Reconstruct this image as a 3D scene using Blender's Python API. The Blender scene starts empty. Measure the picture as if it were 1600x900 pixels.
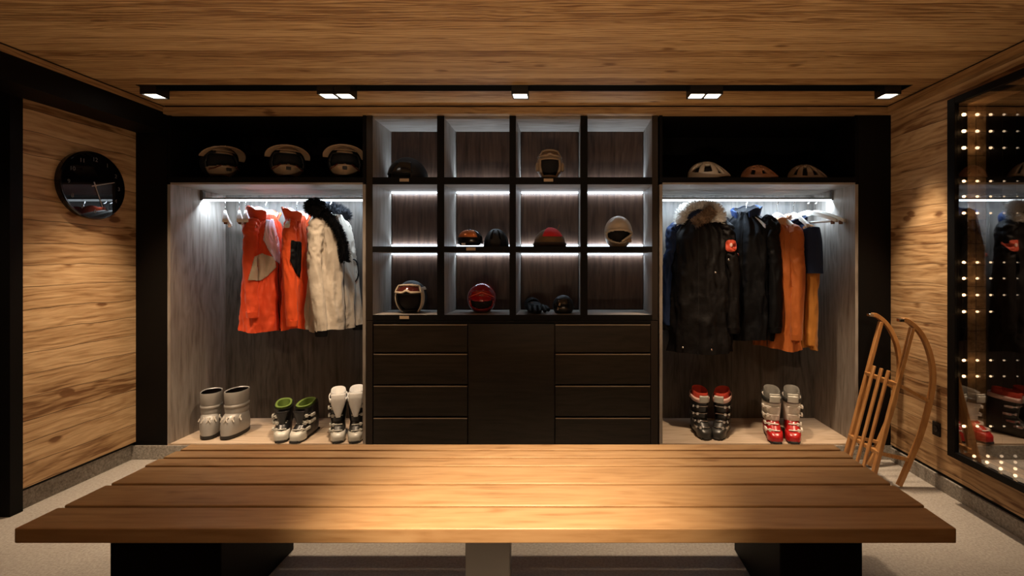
import bpy, bmesh, math, random
from mathutils import Vector, Matrix, noise
R = math.radians
scn = bpy.context.scene
C = scn.collection
F = 760.0; CX = 882.0; CY = 410.0; H = 1.31      # focal length, vanishing point (px), eye height
def at(px, py, Y):
    return Vector(((px-CX)*Y/F, Y, H-(py-CY)*Y/F))
# ------------------------------------------------------------------ materials
def newmat(name):
    m = bpy.data.materials.new(name); m.use_nodes = True
    nt = m.node_tree; b = nt.nodes['Principled BSDF']
    return m, nt, b
def nd(nt, t, **kw):
    n = nt.nodes.new(t)
    for k, v in kw.items(): setattr(n, k, v)
    return n
def math_n(nt, op, a, b=None, c=None):
    n = nd(nt, 'ShaderNodeMath', operation=op)
    for i, v in enumerate((a, b, c)):
        if v is None: continue
        if isinstance(v, (int, float)): n.inputs[i].default_value = v
        else: nt.links.new(v, n.inputs[i])
    return n.outputs[0]
def ramp(nt, fac, stops):
    n = nd(nt, 'ShaderNodeValToRGB'); e = n.color_ramp.elements
    while len(e) < len(stops): e.new(0.5)
    for i, (p, c) in enumerate(stops):
        e[i].position = p; e[i].color = (*c, 1)
    nt.links.new(fac, n.inputs[0]); return n.outputs[0]
def wood(name, dark, mid, light, grain='X', across='Z', bw=0.15, rough=0.55, knots=0.0, gap=0.006, bump=0.25, var=0.3, fib=1.0, seams=True, spec=0.4, coat=0.0, gapdark=0.25, wob=0.0, pos=(0.24, 0.42, 0.70)):
    m, nt, b = newmat(name); L = nt.links
    tc = nd(nt, 'ShaderNodeTexCoord'); sp = nd(nt, 'ShaderNodeSeparateXYZ'); L.new(tc.outputs['Object'], sp.inputs[0])
    ax = {'X': sp.outputs[0], 'Y': sp.outputs[1], 'Z': sp.outputs[2]}
    rest = [k for k in 'XYZ' if k not in (grain, across)][0]
    g, a, c = ax[grain], ax[across], ax[rest]
    if wob > 0:
        wv = nd(nt, 'ShaderNodeCombineXYZ'); L.new(math_n(nt, 'MULTIPLY', g, 2.2), wv.inputs[0]); L.new(math_n(nt, 'MULTIPLY', a, 5.0), wv.inputs[1])
        wz_ = nd(nt, 'ShaderNodeTexNoise'); wz_.inputs['Scale'].default_value = 1.0; wz_.inputs['Detail'].default_value = 3; L.new(wv.outputs[0], wz_.inputs['Vector'])
        a = math_n(nt, 'ADD', a, math_n(nt, 'MULTIPLY', math_n(nt, 'SUBTRACT', wz_.outputs['Fac'], 0.5), wob))
    idx = math_n(nt, 'FLOOR', math_n(nt, 'DIVIDE', a, bw))
    wn = nd(nt, 'ShaderNodeTexWhiteNoise', noise_dimensions='1D'); L.new(idx, wn.inputs['W']); rnd = wn.outputs['Value']
    gg = math_n(nt, 'ADD', g, math_n(nt, 'MULTIPLY', rnd, 23.0))
    def vec(x, y, z):
        v = nd(nt, 'ShaderNodeCombineXYZ')
        for i, q in enumerate((x, y, z)):
            if isinstance(q, (int, float)): v.inputs[i].default_value = q
            else: L.new(q, v.inputs[i])
        return v.outputs[0]
    def nz(v, sc, det=4, dist=0.0, ro=0.55):
        n = nd(nt, 'ShaderNodeTexNoise'); n.inputs['Scale'].default_value = sc; n.inputs['Detail'].default_value = det
        n.inputs['Roughness'].default_value = ro
        n.inputs['Distortion'].default_value = dist; L.new(v, n.inputs['Vector']); return n.outputs['Fac']
    low = nz(vec(math_n(nt, 'MULTIPLY', gg, 1.3), math_n(nt, 'MULTIPLY', a, 7.0), math_n(nt, 'MULTIPLY', c, 5.0)), 1.0, 3, 0.6)
    rings = math_n(nt, 'SINE', math_n(nt, 'ADD', math_n(nt, 'MULTIPLY', a, 170.0*fib), math_n(nt, 'MULTIPLY', low, 34.0)))
    fine = nz(vec(math_n(nt, 'MULTIPLY', gg, 5.0), math_n(nt, 'MULTIPLY', a, 120.0*fib), math_n(nt, 'MULTIPLY', c, 60.0)), 1.0, 5)
    blot = nz(vec(math_n(nt, 'MULTIPLY', gg, 2.6), math_n(nt, 'MULTIPLY', a, 16.0), math_n(nt, 'MULTIPLY', c, 9.0)), 1.0, 4, 0.8)
    f = math_n(nt, 'ADD', math_n(nt, 'MULTIPLY', rings, 0.07), math_n(nt, 'MULTIPLY', fine, 0.55))
    f = math_n(nt, 'ADD', f, math_n(nt, 'MULTIPLY', blot, 0.40))
    f = math_n(nt, 'ADD', f, math_n(nt, 'MULTIPLY', math_n(nt, 'SUBTRACT', rnd, 0.5), var))
    if knots > 0:
        vo = nd(nt, 'ShaderNodeTexVoronoi'); vo.inputs['Scale'].default_value = 1.0; vo.inputs['Randomness'].default_value = 1.0
        L.new(vec(math_n(nt, 'MULTIPLY', gg, 3.2), math_n(nt, 'MULTIPLY', a, 6.5), idx), vo.inputs['Vector'])
        kd = math_n(nt, 'SUBTRACT', 1.0, math_n(nt, 'MINIMUM', math_n(nt, 'DIVIDE', vo.outputs['Distance'], 0.16), 1.0))
        f = math_n(nt, 'SUBTRACT', f, math_n(nt, 'MULTIPLY', kd, knots))
    col = ramp(nt, f, [(pos[0], dark), (pos[1], mid), (pos[2], light)])
    h = f
    if seams:
        fr = math_n(nt, 'FRACT', math_n(nt, 'DIVIDE', a, bw))
        s = math_n(nt, 'LESS_THAN', fr, gap/bw)
        mx = nd(nt, 'ShaderNodeMix', data_type='RGBA'); L.new(math_n(nt, 'MULTIPLY', s, 1-gapdark), mx.inputs[0]); L.new(col, mx.inputs[6]); mx.inputs[7].default_value = (*[v*0.15 for v in dark], 1)
        col = mx.outputs[2]
        h = math_n(nt, 'SUBTRACT', f, s)
    L.new(col, b.inputs['Base Color']); b.inputs['Roughness'].default_value = rough
    b.inputs['Specular IOR Level'].default_value = spec; b.inputs['Coat Weight'].default_value = coat; b.inputs['Coat Roughness'].default_value = 0.25
    bp = nd(nt, 'ShaderNodeBump'); bp.inputs['Strength'].default_value = bump; bp.inputs['Distance'].default_value = 0.004
    L.new(h, bp.inputs['Height']); L.new(bp.outputs[0], b.inputs['Normal'])
    return m
def plain(name, col, rough=0.5, metal=0.0, bump=0.0, bscale=120, var=0.0, spec=0.5, coat=0.0, sheen=0.0, vscale=6, bdist=0.003):
    m, nt, b = newmat(name); L = nt.links
    b.inputs['Base Color'].default_value = (*col, 1); b.inputs['Roughness'].default_value = rough
    b.inputs['Metallic'].default_value = metal; b.inputs['Specular IOR Level'].default_value = spec
    b.inputs['Coat Weight'].default_value = coat; b.inputs['Coat Roughness'].default_value = 0.05
    b.inputs['Sheen Weight'].default_value = sheen
    tc = nd(nt, 'ShaderNodeTexCoord')
    if var > 0 or True:
        n = nd(nt, 'ShaderNodeTexNoise'); n.inputs['Scale'].default_value = vscale; n.inputs['Detail'].default_value = 4
        L.new(tc.outputs['Object'], n.inputs['Vector'])
        v = max(var, 0.03)
        L.new(ramp(nt, n.outputs['Fac'], [(0.3, tuple(c*(1-v) for c in col)), (0.7, tuple(min(1, c*(1+v)) for c in col))]), b.inputs['Base Color'])
    if bump > 0:
        n2 = nd(nt, 'ShaderNodeTexNoise'); n2.inputs['Scale'].default_value = bscale; n2.inputs['Detail'].default_value = 3
        L.new(tc.outputs['Object'], n2.inputs['Vector'])
        bp = nd(nt, 'ShaderNodeBump'); bp.inputs['Strength'].default_value = bump; bp.inputs['Distance'].default_value = bdist
        L.new(n2.outputs['Fac'], bp.inputs['Height']); L.new(bp.outputs[0], b.inputs['Normal'])
    return m
def speckle(name, c1, c2, scale=160, rough=0.8, bump=0.3, big=0.15):
    m, nt, b = newmat(name); L = nt.links
    tc = nd(nt, 'ShaderNodeTexCoord')
    n = nd(nt, 'ShaderNodeTexNoise'); n.inputs['Scale'].default_value = scale; n.inputs['Detail'].default_value = 6; n.inputs['Roughness'].default_value = 0.7
    n2 = nd(nt, 'ShaderNodeTexNoise'); n2.inputs['Scale'].default_value = 5; n2.inputs['Detail'].default_value = 5
    L.new(tc.outputs['Object'], n.inputs['Vector']); L.new(tc.outputs['Object'], n2.inputs['Vector'])
    f = math_n(nt, 'ADD', math_n(nt, 'MULTIPLY', n.outputs['Fac'], 1-big), math_n(nt, 'MULTIPLY', n2.outputs['Fac'], big))
    L.new(ramp(nt, f, [(0.35, c1), (0.65, c2)]), b.inputs['Base Color']); b.inputs['Roughness'].default_value = rough
    bp = nd(nt, 'ShaderNodeBump'); bp.inputs['Strength'].default_value = bump; bp.inputs['Distance'].default_value = 0.002
    L.new(n.outputs['Fac'], bp.inputs['Height']); L.new(bp.outputs[0], b.inputs['Normal'])
    return m
def emit(name, col, s):
    m = bpy.data.materials.new(name); m.use_nodes = True; nt = m.node_tree; nt.nodes.clear()
    e = nd(nt, 'ShaderNodeEmission'); e.inputs[0].default_value = (*col, 1); e.inputs[1].default_value = s
    o = nd(nt, 'ShaderNodeOutputMaterial'); nt.links.new(e.outputs[0], o.inputs[0]); return m

WARM = (1.0, 0.74, 0.49); COOL = (0.66, 0.83, 1.0)
m_ceil = wood('ceiling_boards', (0.22, 0.105, 0.036), (0.46, 0.275, 0.115), (0.64, 0.42, 0.20), 'X', 'Y', 0.072, 0.6, 0.3, 0.0025, 0.35, 0.26, fib=1.8, gapdark=0.45, wob=0.02, pos=(0.31, 0.45, 0.63))
m_wall = wood('old_spruce_boards', (0.19, 0.09, 0.034), (0.45, 0.275, 0.13), (0.64, 0.43, 0.23), 'Y', 'Z', 0.118, 0.6, 0.6, 0.0035, 0.7, 0.20, fib=0.6, gapdark=0.3, wob=0.045, pos=(0.27, 0.43, 0.66))
m_crown = wood('crown_board_side', (0.14, 0.065, 0.024), (0.33, 0.19, 0.08), (0.48, 0.30, 0.14), 'Y', 'Z', 50, 0.6, 0.4, 0, 0.3, 0, seams=False)
m_crown_x = wood('crown_board_back', (0.14, 0.065, 0.024), (0.33, 0.19, 0.08), (0.48, 0.30, 0.14), 'X', 'Z', 50, 0.6, 0.4, 0, 0.3, 0, seams=False)
m_bench = wood('larch_planks', (0.27, 0.145, 0.055), (0.40, 0.235, 0.105), (0.49, 0.31, 0.15), 'X', 'Y', 50, 0.42, 0.25, 0, 0.10, 0.0, fib=0.5, seams=False, spec=0.4)
m_side = wood('grey_oak_veneer', (0.13, 0.105, 0.085), (0.25, 0.215, 0.185), (0.36, 0.32, 0.285), 'Z', 'Y', 0.9, 0.5, 0, 0.001, 0.25, 0.0, fib=0.5, seams=False)
m_back = wood('smoked_oak_veneer', (0.018, 0.008, 0.004), (0.046, 0.022, 0.013), (0.078, 0.043, 0.027), 'Z', 'X', 0.36, 0.45, 0.05, 0.0015, 0.25, 0.12, fib=0.5)
m_backw = wood('grey_smoked_oak_back', (0.034, 0.026, 0.020), (0.080, 0.066, 0.054), (0.125, 0.105, 0.088), 'Z', 'X', 0.36, 0.45, 0.05, 0.0015, 0.2, 0.12, fib=0.5)
m_shelfwood = wood('grey_oak_shelf', (0.13, 0.105, 0.085), (0.25, 0.215, 0.185), (0.36, 0.32, 0.285), 'X', 'Y', 0.9, 0.5, 0, 0.001, 0.25, 0.0, fib=0.5, seams=False)
m_ledge = wood('pale_oak_floor', (0.28, 0.20, 0.135), (0.46, 0.35, 0.25), (0.58, 0.46, 0.35), 'X', 'Y', 0.9, 0.5, 0, 0.001, 0.15, 0.0, fib=0.5, seams=False)
m_black = plain('black_stained_wood', (0.0025, 0.002, 0.0018), 0.6, bump=0.1, bscale=60, spec=0.15)
m_blackin = plain('black_recess_wood', (0.003, 0.0022, 0.0018), 0.7, bump=0.1, bscale=60, spec=0.1)
m_brownin = plain('dark_brown_stained_wood', (0.020, 0.011, 0.006), 0.6, bump=0.1, bscale=60)
m_drawer = wood('espresso_drawer_front', (0.007, 0.0045, 0.0025), (0.015, 0.010, 0.006), (0.024, 0.017, 0.011), 'X', 'Z', 0.9, 0.40, 0, 0.001, 0.12, 0.0, fib=0.6, seams=False, spec=0.3)
m_stile = plain('espresso_edge', (0.022, 0.014, 0.009), 0.5, spec=0.3)
m_floor = speckle('sanded_stone_floor', (0.25, 0.225, 0.20), (0.43, 0.40, 0.36), 90, 0.75, 0.25)
m_stone = speckle('grey_stone_skirting', (0.15, 0.135, 0.115), (0.42, 0.39, 0.35), 75, 0.8, 0.4)
m_steel = plain('brushed_grey_steel', (0.17, 0.165, 0.16), 0.5, 0.4)
m_blackmetal = plain('matt_black_metal', (0.008, 0.008, 0.008), 0.45, 0.2)
m_chrome = plain('polished_metal', (0.65, 0.65, 0.65), 0.2, 1.0)
m_white = plain('white_lacquer', (0.80, 0.78, 0.74), 0.4)
m_lamp = emit('lamp_face', (1.0, 0.86, 0.70), 8.0)
m_led = emit('cool_led', (0.82, 0.93, 1.0), 5.0)
m_ledtop = emit('cool_led_shelf', (0.76, 0.88, 1.0), 4.0)
m_tag = plain('tan_card_tag', (0.42, 0.30, 0.19), 0.6)

# ------------------------------------------------------------------ mesh builder
class MB:
    def __init__(s): s.bm = bmesh.new()
    def box(s, c, size, rot=None, taper=None):
        mt = Matrix.Translation(c)
        if rot is not None: mt = mt @ rot.to_4x4()
        vs = bmesh.ops.create_cube(s.bm, size=1.0, matrix=Matrix.Identity(4))['verts']
        for v in vs:
            v.co = Vector((v.co.x*size[0], v.co.y*size[1], v.co.z*size[2]))
            if taper and v.co.z > 0: v.co.x *= taper; v.co.y *= taper
            v.co = mt @ v.co
        return s
    def bx(s, x0, x1, y0, y1, z0, z1):
        return s.box(((x0+x1)/2, (y0+y1)/2, (z0+z1)/2), (abs(x1-x0), abs(y1-y0), abs(z1-z0)))
    def cyl(s, p0, p1, r0, r1=None, seg=20):
        return s.tube([p0, p1], [r0, r0 if r1 is None else r1], seg)
    def tube(s, pts, radii, seg=16, squash=1.0, up=None, fn=None, cap=True, closed=False):
        pts = [Vector(p) for p in pts]; n = len(pts)
        if isinstance(radii, (int, float)): radii = [radii]*n
        rings = []; prev = None
        for i, p in enumerate(pts):
            if closed: d = pts[(i+1) % n]-pts[i-1]
            else: d = (pts[min(i+1, n-1)]-pts[max(i-1, 0)])
            d.normalize()
            if prev is None:
                u = Vector(up) if up else (Vector((0, 0, 1)) if abs(d.z) < 0.9 else Vector((0, 1, 0)))
            else: u = prev
            a = d.cross(u); 
            if a.length < 1e-6: a = d.orthogonal()
            a.normalize(); u = a.cross(d).normalized(); prev = u
            ring = []
            for k in range(seg):
                t = 2*math.pi*k/seg; r = radii[i]
                if fn: r *= fn(i/(n-1) if n > 1 else 0, t)
                ring.append(s.bm.verts.new(p + a*math.cos(t)*r*squash + u*math.sin(t)*r))
            rings.append(ring)
        m = n if closed else n-1
        for i in range(m):
            A, B = rings[i], rings[(i+1) % n]
            for k in range(seg):
                s.bm.faces.new((A[k], A[(k+1) % seg], B[(k+1) % seg], B[k]))
        if cap and not closed:
            s.bm.faces.new(list(reversed(rings[0]))); s.bm.faces.new(rings[-1])
        return s
    def loft(s, rings, cap0=True, cap1=True):
        vr = [[s.bm.verts.new(p) for p in r] for r in rings]; n = len(rings[0])
        for i in range(len(vr)-1):
            for k in range(n):
                s.bm.faces.new((vr[i][k], vr[i][(k+1) % n], vr[i+1][(k+1) % n], vr[i+1][k]))
        if cap0: s.bm.faces.new(list(reversed(vr[0])))
        if cap1: s.bm.faces.new(vr[-1])
        return s
    def sphere(s, c, r, u=20, v=12, fn=None):
        if isinstance(r, (int, float)): r = (r, r, r)
        vs = bmesh.ops.create_uvsphere(s.bm, u_segments=u, v_segments=v, radius=1.0)['verts']
        for q in vs:
            p = Vector((q.co.x*r[0], q.co.y*r[1], q.co.z*r[2]))
            if fn: p = fn(p)
            q.co = p + Vector(c)
        return s
    def prism(s, poly, z0, z1, mt=None):
        a = [Vector((x, y, z0)) for x, y in poly]; b = [Vector((x, y, z1)) for x, y in poly]
        if mt is not None: a = [mt @ p for p in a]; b = [mt @ p for p in b]
        return s.loft([a, b])
    def grid(s, fn, nu, nv, keep=None, wrap=False):
        vs = [[s.bm.verts.new(fn(i/nu, j/nv)) for j in range(nv+1)] for i in range(nu if wrap else nu+1)]
        for i in range(nu):
            for j in range(nv):
                if keep and not keep((i+.5)/nu, (j+.5)/nv): continue
                k = (i+1) % nu if wrap else i+1
                s.bm.faces.new((vs[i][j], vs[k][j], vs[k][j+1], vs[i][j+1]))
        for v in list(s.bm.verts):
            if not v.link_faces: s.bm.verts.remove(v)
        return s
    def xf(s, mt):
        bmesh.ops.transform(s.bm, matrix=mt, verts=s.bm.verts); return s
    def build(s, name, mat, parent=None, smooth=True, bevel=0, solid=0, sub=0, angle=42, segs=2):
        bmesh.ops.recalc_face_normals(s.bm, faces=s.bm.faces)
        me = bpy.data.meshes.new(name); s.bm.to_mesh(me); s.bm.free()
        me.materials.append(mat)
        if smooth:
            me.shade_smooth(); me.set_sharp_from_angle(angle=R(angle))
        o = bpy.data.objects.new(name, me); C.objects.link(o)
        if parent: o.parent = parent
        if solid:
            q = o.modifiers.new('thickness', 'SOLIDIFY'); q.thickness = abs(solid); q.offset = -1 if solid > 0 else 1
        if bevel:
            q = o.modifiers.new('bevel', 'BEVEL'); q.width = bevel; q.segments = segs; q.limit_method = 'ANGLE'; q.angle_limit = R(40)
        if sub:
            q = o.modifiers.new('sub', 'SUBSURF'); q.levels = sub; q.render_levels = sub
        return o
def thing(name, label, cat, loc=(0, 0, 0), rz=0, group=None):
    o = bpy.data.objects.new(name, None); C.objects.link(o); o.empty_display_size = 0.05
    o.location = loc; o.rotation_euler = (0, 0, rz); o['label'] = label; o['category'] = cat
    if group: o['group'] = group
    return o
def struct(o): o['kind'] = 'structure'; return o
def copy_tree(o, parent=None):
    c = o.copy(); C.objects.link(c)
    if parent: c.parent = parent
    for ch in [q for q in bpy.data.objects if q.parent == o]: copy_tree(ch, c)
    return c
def lab(o, t): o['label'] = t; return o

# ------------------------------------------------------------------ room shell
P = 3.234                      # closet front plane
BK = 3.78                      # closet back
XL, XR = -2.85, 2.17; ZC = 2.345
BACKY = -1.9                   # wall behind the viewer
def S(name, mat, boxes, bevel=0):
    m = MB()
    for b in boxes: m.bx(*b)
    return struct(m.build(name, mat, None, smooth=False, bevel=bevel))
S('floor', m_floor, [(-4.4, 2.4, BACKY-0.1, 3.95, -0.1, 0.0)])
# ceiling has the long recessed track slot cut out of it
sx0, sx1, sy0, sy1 = -2.50, 2.03, 2.835, 2.935
S('ceiling', m_ceil, [(-4.4, 2.75, BACKY-0.1, sy0, ZC, ZC+0.1), (-4.4, 2.75, sy1, 3.95, ZC, ZC+0.1), (-4.4, sx0, sy0, sy1, ZC, ZC+0.1), (sx1, 2.75, sy0, sy1, ZC, ZC+0.1)])
S('wall_left', m_wall, [(XL-0.12, XL, 2.56, P+0.02, 0.118, ZC)])
S('wall_left_jamb', m_black, [(-4.3, XL, 2.50, 2.56, 0.0, ZC)]).name = 'trim_1'
S('wall_far_left', m_black, [(-4.4, -4.3, BACKY, 2.56, 0, ZC)]).name = 'wall_far_left'
S('trim_2', m_black, [(XL, -2.64, 1.2, P, 2.174, 2.300)])          # dark beam above the left wall
S('trim_3', m_black, [(XL-0.02, -2.645, P, P+0.06, 0.118, 2.300)])      # dark column left of closet
S('trim_4', m_black, [(1.955, XR+0.01, P, P+0.06, 0.118, 2.300)])       # dark column right of closet
S('trim_5', m_crown, [(XL-0.1, -2.64, BACKY, P, 2.300, 2.334)])
S('trim_6', m_crown_x, [(-2.64, 2.125, P-0.035, P+0.02, 2.288, 2.332)])
S('trim_7', m_crown, [(2.125, XR+0.05, BACKY, P+0.02, 2.288, 2.332)])
S('trim_9', m_brownin, [(XL-0.1, -2.652, BACKY, P, 2.334, ZC), (-2.64, 2.125, P-0.02, P+0.02, 2.332, ZC), (2.14, XR+0.05, BACKY, P+0.02, 2.332, ZC)])
# right wall with the opening behind the mirror
mY0, mY1, mZ0, mZ1 = 0.55, 2.67, 0.253, 2.20
S('wall_right', m_wall, [(XR, XR+0.1, 2.62, P+0.02, 0.10, ZC), (XR, XR+0.1, BACKY, mY0+0.05, 0.10, ZC), (XR, XR+0.1, mY0+0.05, 2.62, 0.10, mZ0+0.03), (XR, XR+0.1, mY0+0.05, 2.62, mZ1-0.04, ZC)])
S('wall_back', m_blackin, [(-4.4, 2.75, BK+0.03, BK+0.1, 0, ZC)])
S('wall_front', m_wall, [(-4.4, 2.75, BACKY-0.1, BACKY, 0, ZC)])
S('baseboard_left', m_stone, [(XL-0.10, XL-0.025, 2.56, P+0.02, 0.0, 0.098)], 0.002)
S('baseboard_back', m_stone, [(XL-0.05, XR+0.05, P-0.005, P+0.03, 0.0, 0.093)], 0.002)
S('baseboard_right', m_stone, [(XR-0.01, XR+0.05, BACKY, P, 0.0, 0.082)], 0.002)
S('trim_8', m_black, [(XL-0.10, XL-0.02, 2.56, P+0.02, 0.098, 0.118), (XR+0.005, XR+0.08, BACKY, P+0.02, 0.082, 0.10), (XL-0.02, -2.64, P+0.002, P+0.05, 0.093, 0.118), (1.95, XR, P+0.002, P+0.05, 0.093, 0.118)])
# dark cavity added behind the glass to hold the bulbs' modelled reflections
S('wall_niche', m_blackin, [(2.70, 2.74, mY0, 2.66, mZ0-0.02, mZ1), (XR, 2.74, mY0, mY0+0.04, mZ0, mZ1), (XR, 2.74, mY0, 2.66, mZ0-0.03, mZ0+0.005), (XR, 2.74, mY0, 2.66, mZ1-0.02, mZ1+0.02)])
S('wall_niche_end', m_brownin, [(XR+0.1, 2.74, 2.625, 2.66, mZ0, mZ1)])

# ------------------------------------------------------------------ track lighting
tr = thing('light_track', 'long black recessed lighting channel running across the wooden ceiling', 'light track', (0, 2.885, ZC), 0)
m = MB(); y0, y1 = sy0-2.885, sy1-2.885
m.bx(sx0, sx1, y0, y1, 0.085, 0.10); m.bx(sx0, sx1, y0, y0+0.004, -0.002, 0.10); m.bx(sx0, sx1, y1-0.004, y1, -0.002, 0.10)
m.bx(sx0, sx0+0.004, y0, y1, -0.002, 0.1); m.bx(sx1-0.004, sx1, y0, y1, -0.002, 0.1)
m.build('channel', m_blackmetal, tr, smooth=False)
m = MB().bx(sx0+0.02, sx1-0.02, -0.012, 0.012, 0.065, 0.085); m.build('rail', m_blackmetal, tr, smooth=False)
spots = [(242, 'the far left end of the ceiling channel', (-2.45, 2.80, 0.1), 64, 180), (514, 'the left one of the pair above the left closet', (-2.1, 3.45, 0.1), 46, 95), (540, 'the right one of the pair above the left closet', (-1.35, 2.85, 0.1), 66, 120),
         (813, 'alone above the middle cubbies', (-0.2, 2.2, 0.40), 66, 90), (1088, 'the left one of the pair above the right closet', (0.8, 2.85, 0.1), 66, 120), (1113, 'the right one of the pair above the right closet', (1.6, 3.40, 0.1), 46, 90), (1387, 'the far right end of the ceiling channel', (1.93, 2.82, 0.1), 54, 170)]
def spotlight(name_loc, aim, en, cone, col=WARM, r=0.04, blend=0.9):
    l = bpy.data.lights.new('spot_lamp', 'SPOT'); l.energy = en; l.color = col; l.spot_size = R(cone); l.spot_blend = blend; l.shadow_soft_size = r
    o = bpy.data.objects.new('spot_light', l); C.objects.link(o); o.location = name_loc
    d = Vector(aim)-Vector(name_loc); o.rotation_euler = d.to_track_quat('-Z', 'Y').to_euler(); return o
def head(x, y, zt, aim, label, group):
    t = thing('track_spotlight', label, 'spotlight', (x, y, zt), 0, group)
    m = MB(); hw = 0.048; hz = -0.052
    m.bx(-hw, hw, -hw, -hw+0.006, hz, 0.03); m.bx(-hw, hw, hw-0.006, hw, hz, 0.03); m.bx(-hw, -hw+0.006, -hw+0.006, hw-0.006, hz, 0.03); m.bx(hw-0.006, hw, -hw+0.006, hw-0.006, hz, 0.03)
    m.bx(-hw, hw, -hw, hw, 0.024, 0.032)
    m.build('housing', m_blackmetal, t, smooth=False)
    MB().cyl((0, 0, 0.03), (0, 0, 0.068), 0.012).build('stem', m_blackmetal, t)
    # tilted glowing lens set in the mouth of the housing
    rot = Vector((aim[0]-x, aim[1]-y, aim[2]-zt)).normalized()
    MB().box((0, 0, hz+0.008), (0.08, 0.08, 0.006)).build('lens', m_lamp, t, smooth=False)
    return t
for i, (px, where, aim, cone, en) in enumerate(spots):
    x = (px-CX)*2.885/F
    head(x, 2.885, ZC, aim, 'small square black track spotlight, ' + where, 'spotlights along the ceiling channel')
    spotlight((x, 2.885, ZC-0.062), aim, en, cone)
UPL = 80  # power of the added uplighters
LIGHTS_REAR = [(-2.3, 'left', (-2.85, 2.95, 0.55), 46, 80), (-0.75, 'centre left', (-1.2, 2.2, 0.4), 60, 12), (-0.30, 'centre', (-0.17, 1.68, 0.45), 44, 560), (0.55, 'centre right', (0.5, 2.2, 0.4), 60, 12), (1.4, 'right', (2.17, 3.0, 0.45), 40, 75)]
for x, where, aim, cone, en in LIGHTS_REAR:
    t = head(x, 0.62, ZC-0.035, aim, 'square black ceiling spotlight above the viewer, ' + where, 'spotlights above the viewer')
    spotlight((x, 0.62, ZC-0.10), aim, en, cone)

# low unseen uplighters, added behind the viewer to brighten the ceiling
for ux in (-0.55, 0.20):
    t = thing('added_uplighter', 'short black floor uplighter added unseen behind the viewer, ' + ('left' if ux < -0.2 else 'right'), 'uplighter', (ux, -0.1, 0), 0, 'added floor uplighters behind the viewer')
    MB().cyl((0, 0, 0), (0, 0, 0.012), 0.09, seg=32).build('base', m_blackmetal, t)
    MB().loft([[Vector((r*math.cos(2*math.pi*k/32), r*math.sin(2*math.pi*k/32), z)) for k in range(32)] for z, r in ((0.012, 0.06), (0.17, 0.075), (0.17, 0.068), (0.10, 0.06))]).build('can', m_blackmetal, t)
    MB().cyl((0, 0, 0.105), (0, 0, 0.115), 0.05, seg=24).build('lens', m_lamp, t)
    spotlight((ux, -0.1, 0.20), (ux*0.9, 0.95, 2.345), UPL, 116, r=0.05, blend=0.9)
# ------------------------------------------------------------------ closets
def area(loc, sx, sy, en, col=COOL, rot=(0, 0, 0), spread=180):
    l = bpy.data.lights.new('led_lamp', 'AREA'); l.shape = 'RECTANGLE'; l.size = sx; l.size_y = sy; l.energy = en; l.color = col; l.spread = R(spread)
    o = bpy.data.objects.new('led_light', l); C.objects.link(o); o.location = loc; o.rotation_euler = rot; return o
ZT = 2.288; ZS0, ZS1 = 1.829, 1.876; ZF = 0.106
def wardrobe(x0, x1, label, rail0, rail1, sidex):
    cx = (x0+x1)/2
    t = thing('open_wardrobe', label, 'wardrobe', (cx, P, 0.0), 0, 'open wardrobes either side of the cubbies')
    a, b = x0-cx, x1-cx; d = BK-P
    MB().bx(a, a+0.02, 0.0, d, ZF, ZS0).build('side_panel', m_side, t, smooth=False)
    MB().bx(b-0.02, b, 0.0, d, ZF, ZS0).build('side_panel', m_side, t, smooth=False)
    MB().bx(a+0.02, b-0.02, d-0.02, d, ZF, ZS0).build('back_panel', m_backw, t, smooth=False)
    MB().bx(a+0.02, b-0.02, 0.0, d-0.02, ZS0, ZS0+0.012).build('shelf_underside', m_shelfwood, t, smooth=False)
    MB().bx(a, b, 0.0, d, ZS0+0.012, ZS1).build('shelf', m_black, t, smooth=False, bevel=0.001)
    m = MB(); m.bx(a, a+0.02, 0.0, d, ZS1, ZT); m.bx(b-0.02, b, 0, d, ZS1, ZT); m.bx(a+0.02, b-0.02, d-0.02, d, ZS1, ZT); m.bx(a+0.02, b-0.02, 0.02, d-0.02, ZT-0.012, ZT)
    m.build('upper_compartment', m_brownin if False else m_blackin, t, smooth=False)
    MB().bx(a, b, -0.0, d, 0.093, ZF).build('base_board', m_ledge, t, smooth=False, bevel=0.001)
    # glowing clothes rail with its brackets
    ry = 3.51-P; rz = 1.758
    MB().box(((rail0+rail1)/2-cx, ry, rz+0.012), (rail1-rail0, 0.026, 0.012)).build('clothes_rail', m_steel, t, smooth=False)
    o = MB().box(((rail0+rail1)/2-cx, ry, rz), (rail1-rail0, 0.022, 0.012)).build('led_strip', m_led, t, smooth=False); lab(o, 'glowing cool white light strip under the rail')
    for xx in (rail0, rail1):
        MB().box((xx-cx, ry, rz+0.035), (0.02, 0.03, 0.075)).build('rail_bracket', m_steel, t, smooth=False, bevel=0.002)
    area(((rail0+rail1)/2, 3.51, rz-0.009), rail1-rail0, 0.02, 21, rot=(R(42), 0, 0))
    return t
wardrobe(-2.64, -1.322, 'left open grey-brown oak wardrobe holding the orange and cream jackets', -2.61, -1.35, 'l')
wardrobe(0.632, 1.953, 'right open grey-brown oak wardrobe holding the dark parka and orange jackets', 0.66, 1.93, 'r')

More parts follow.
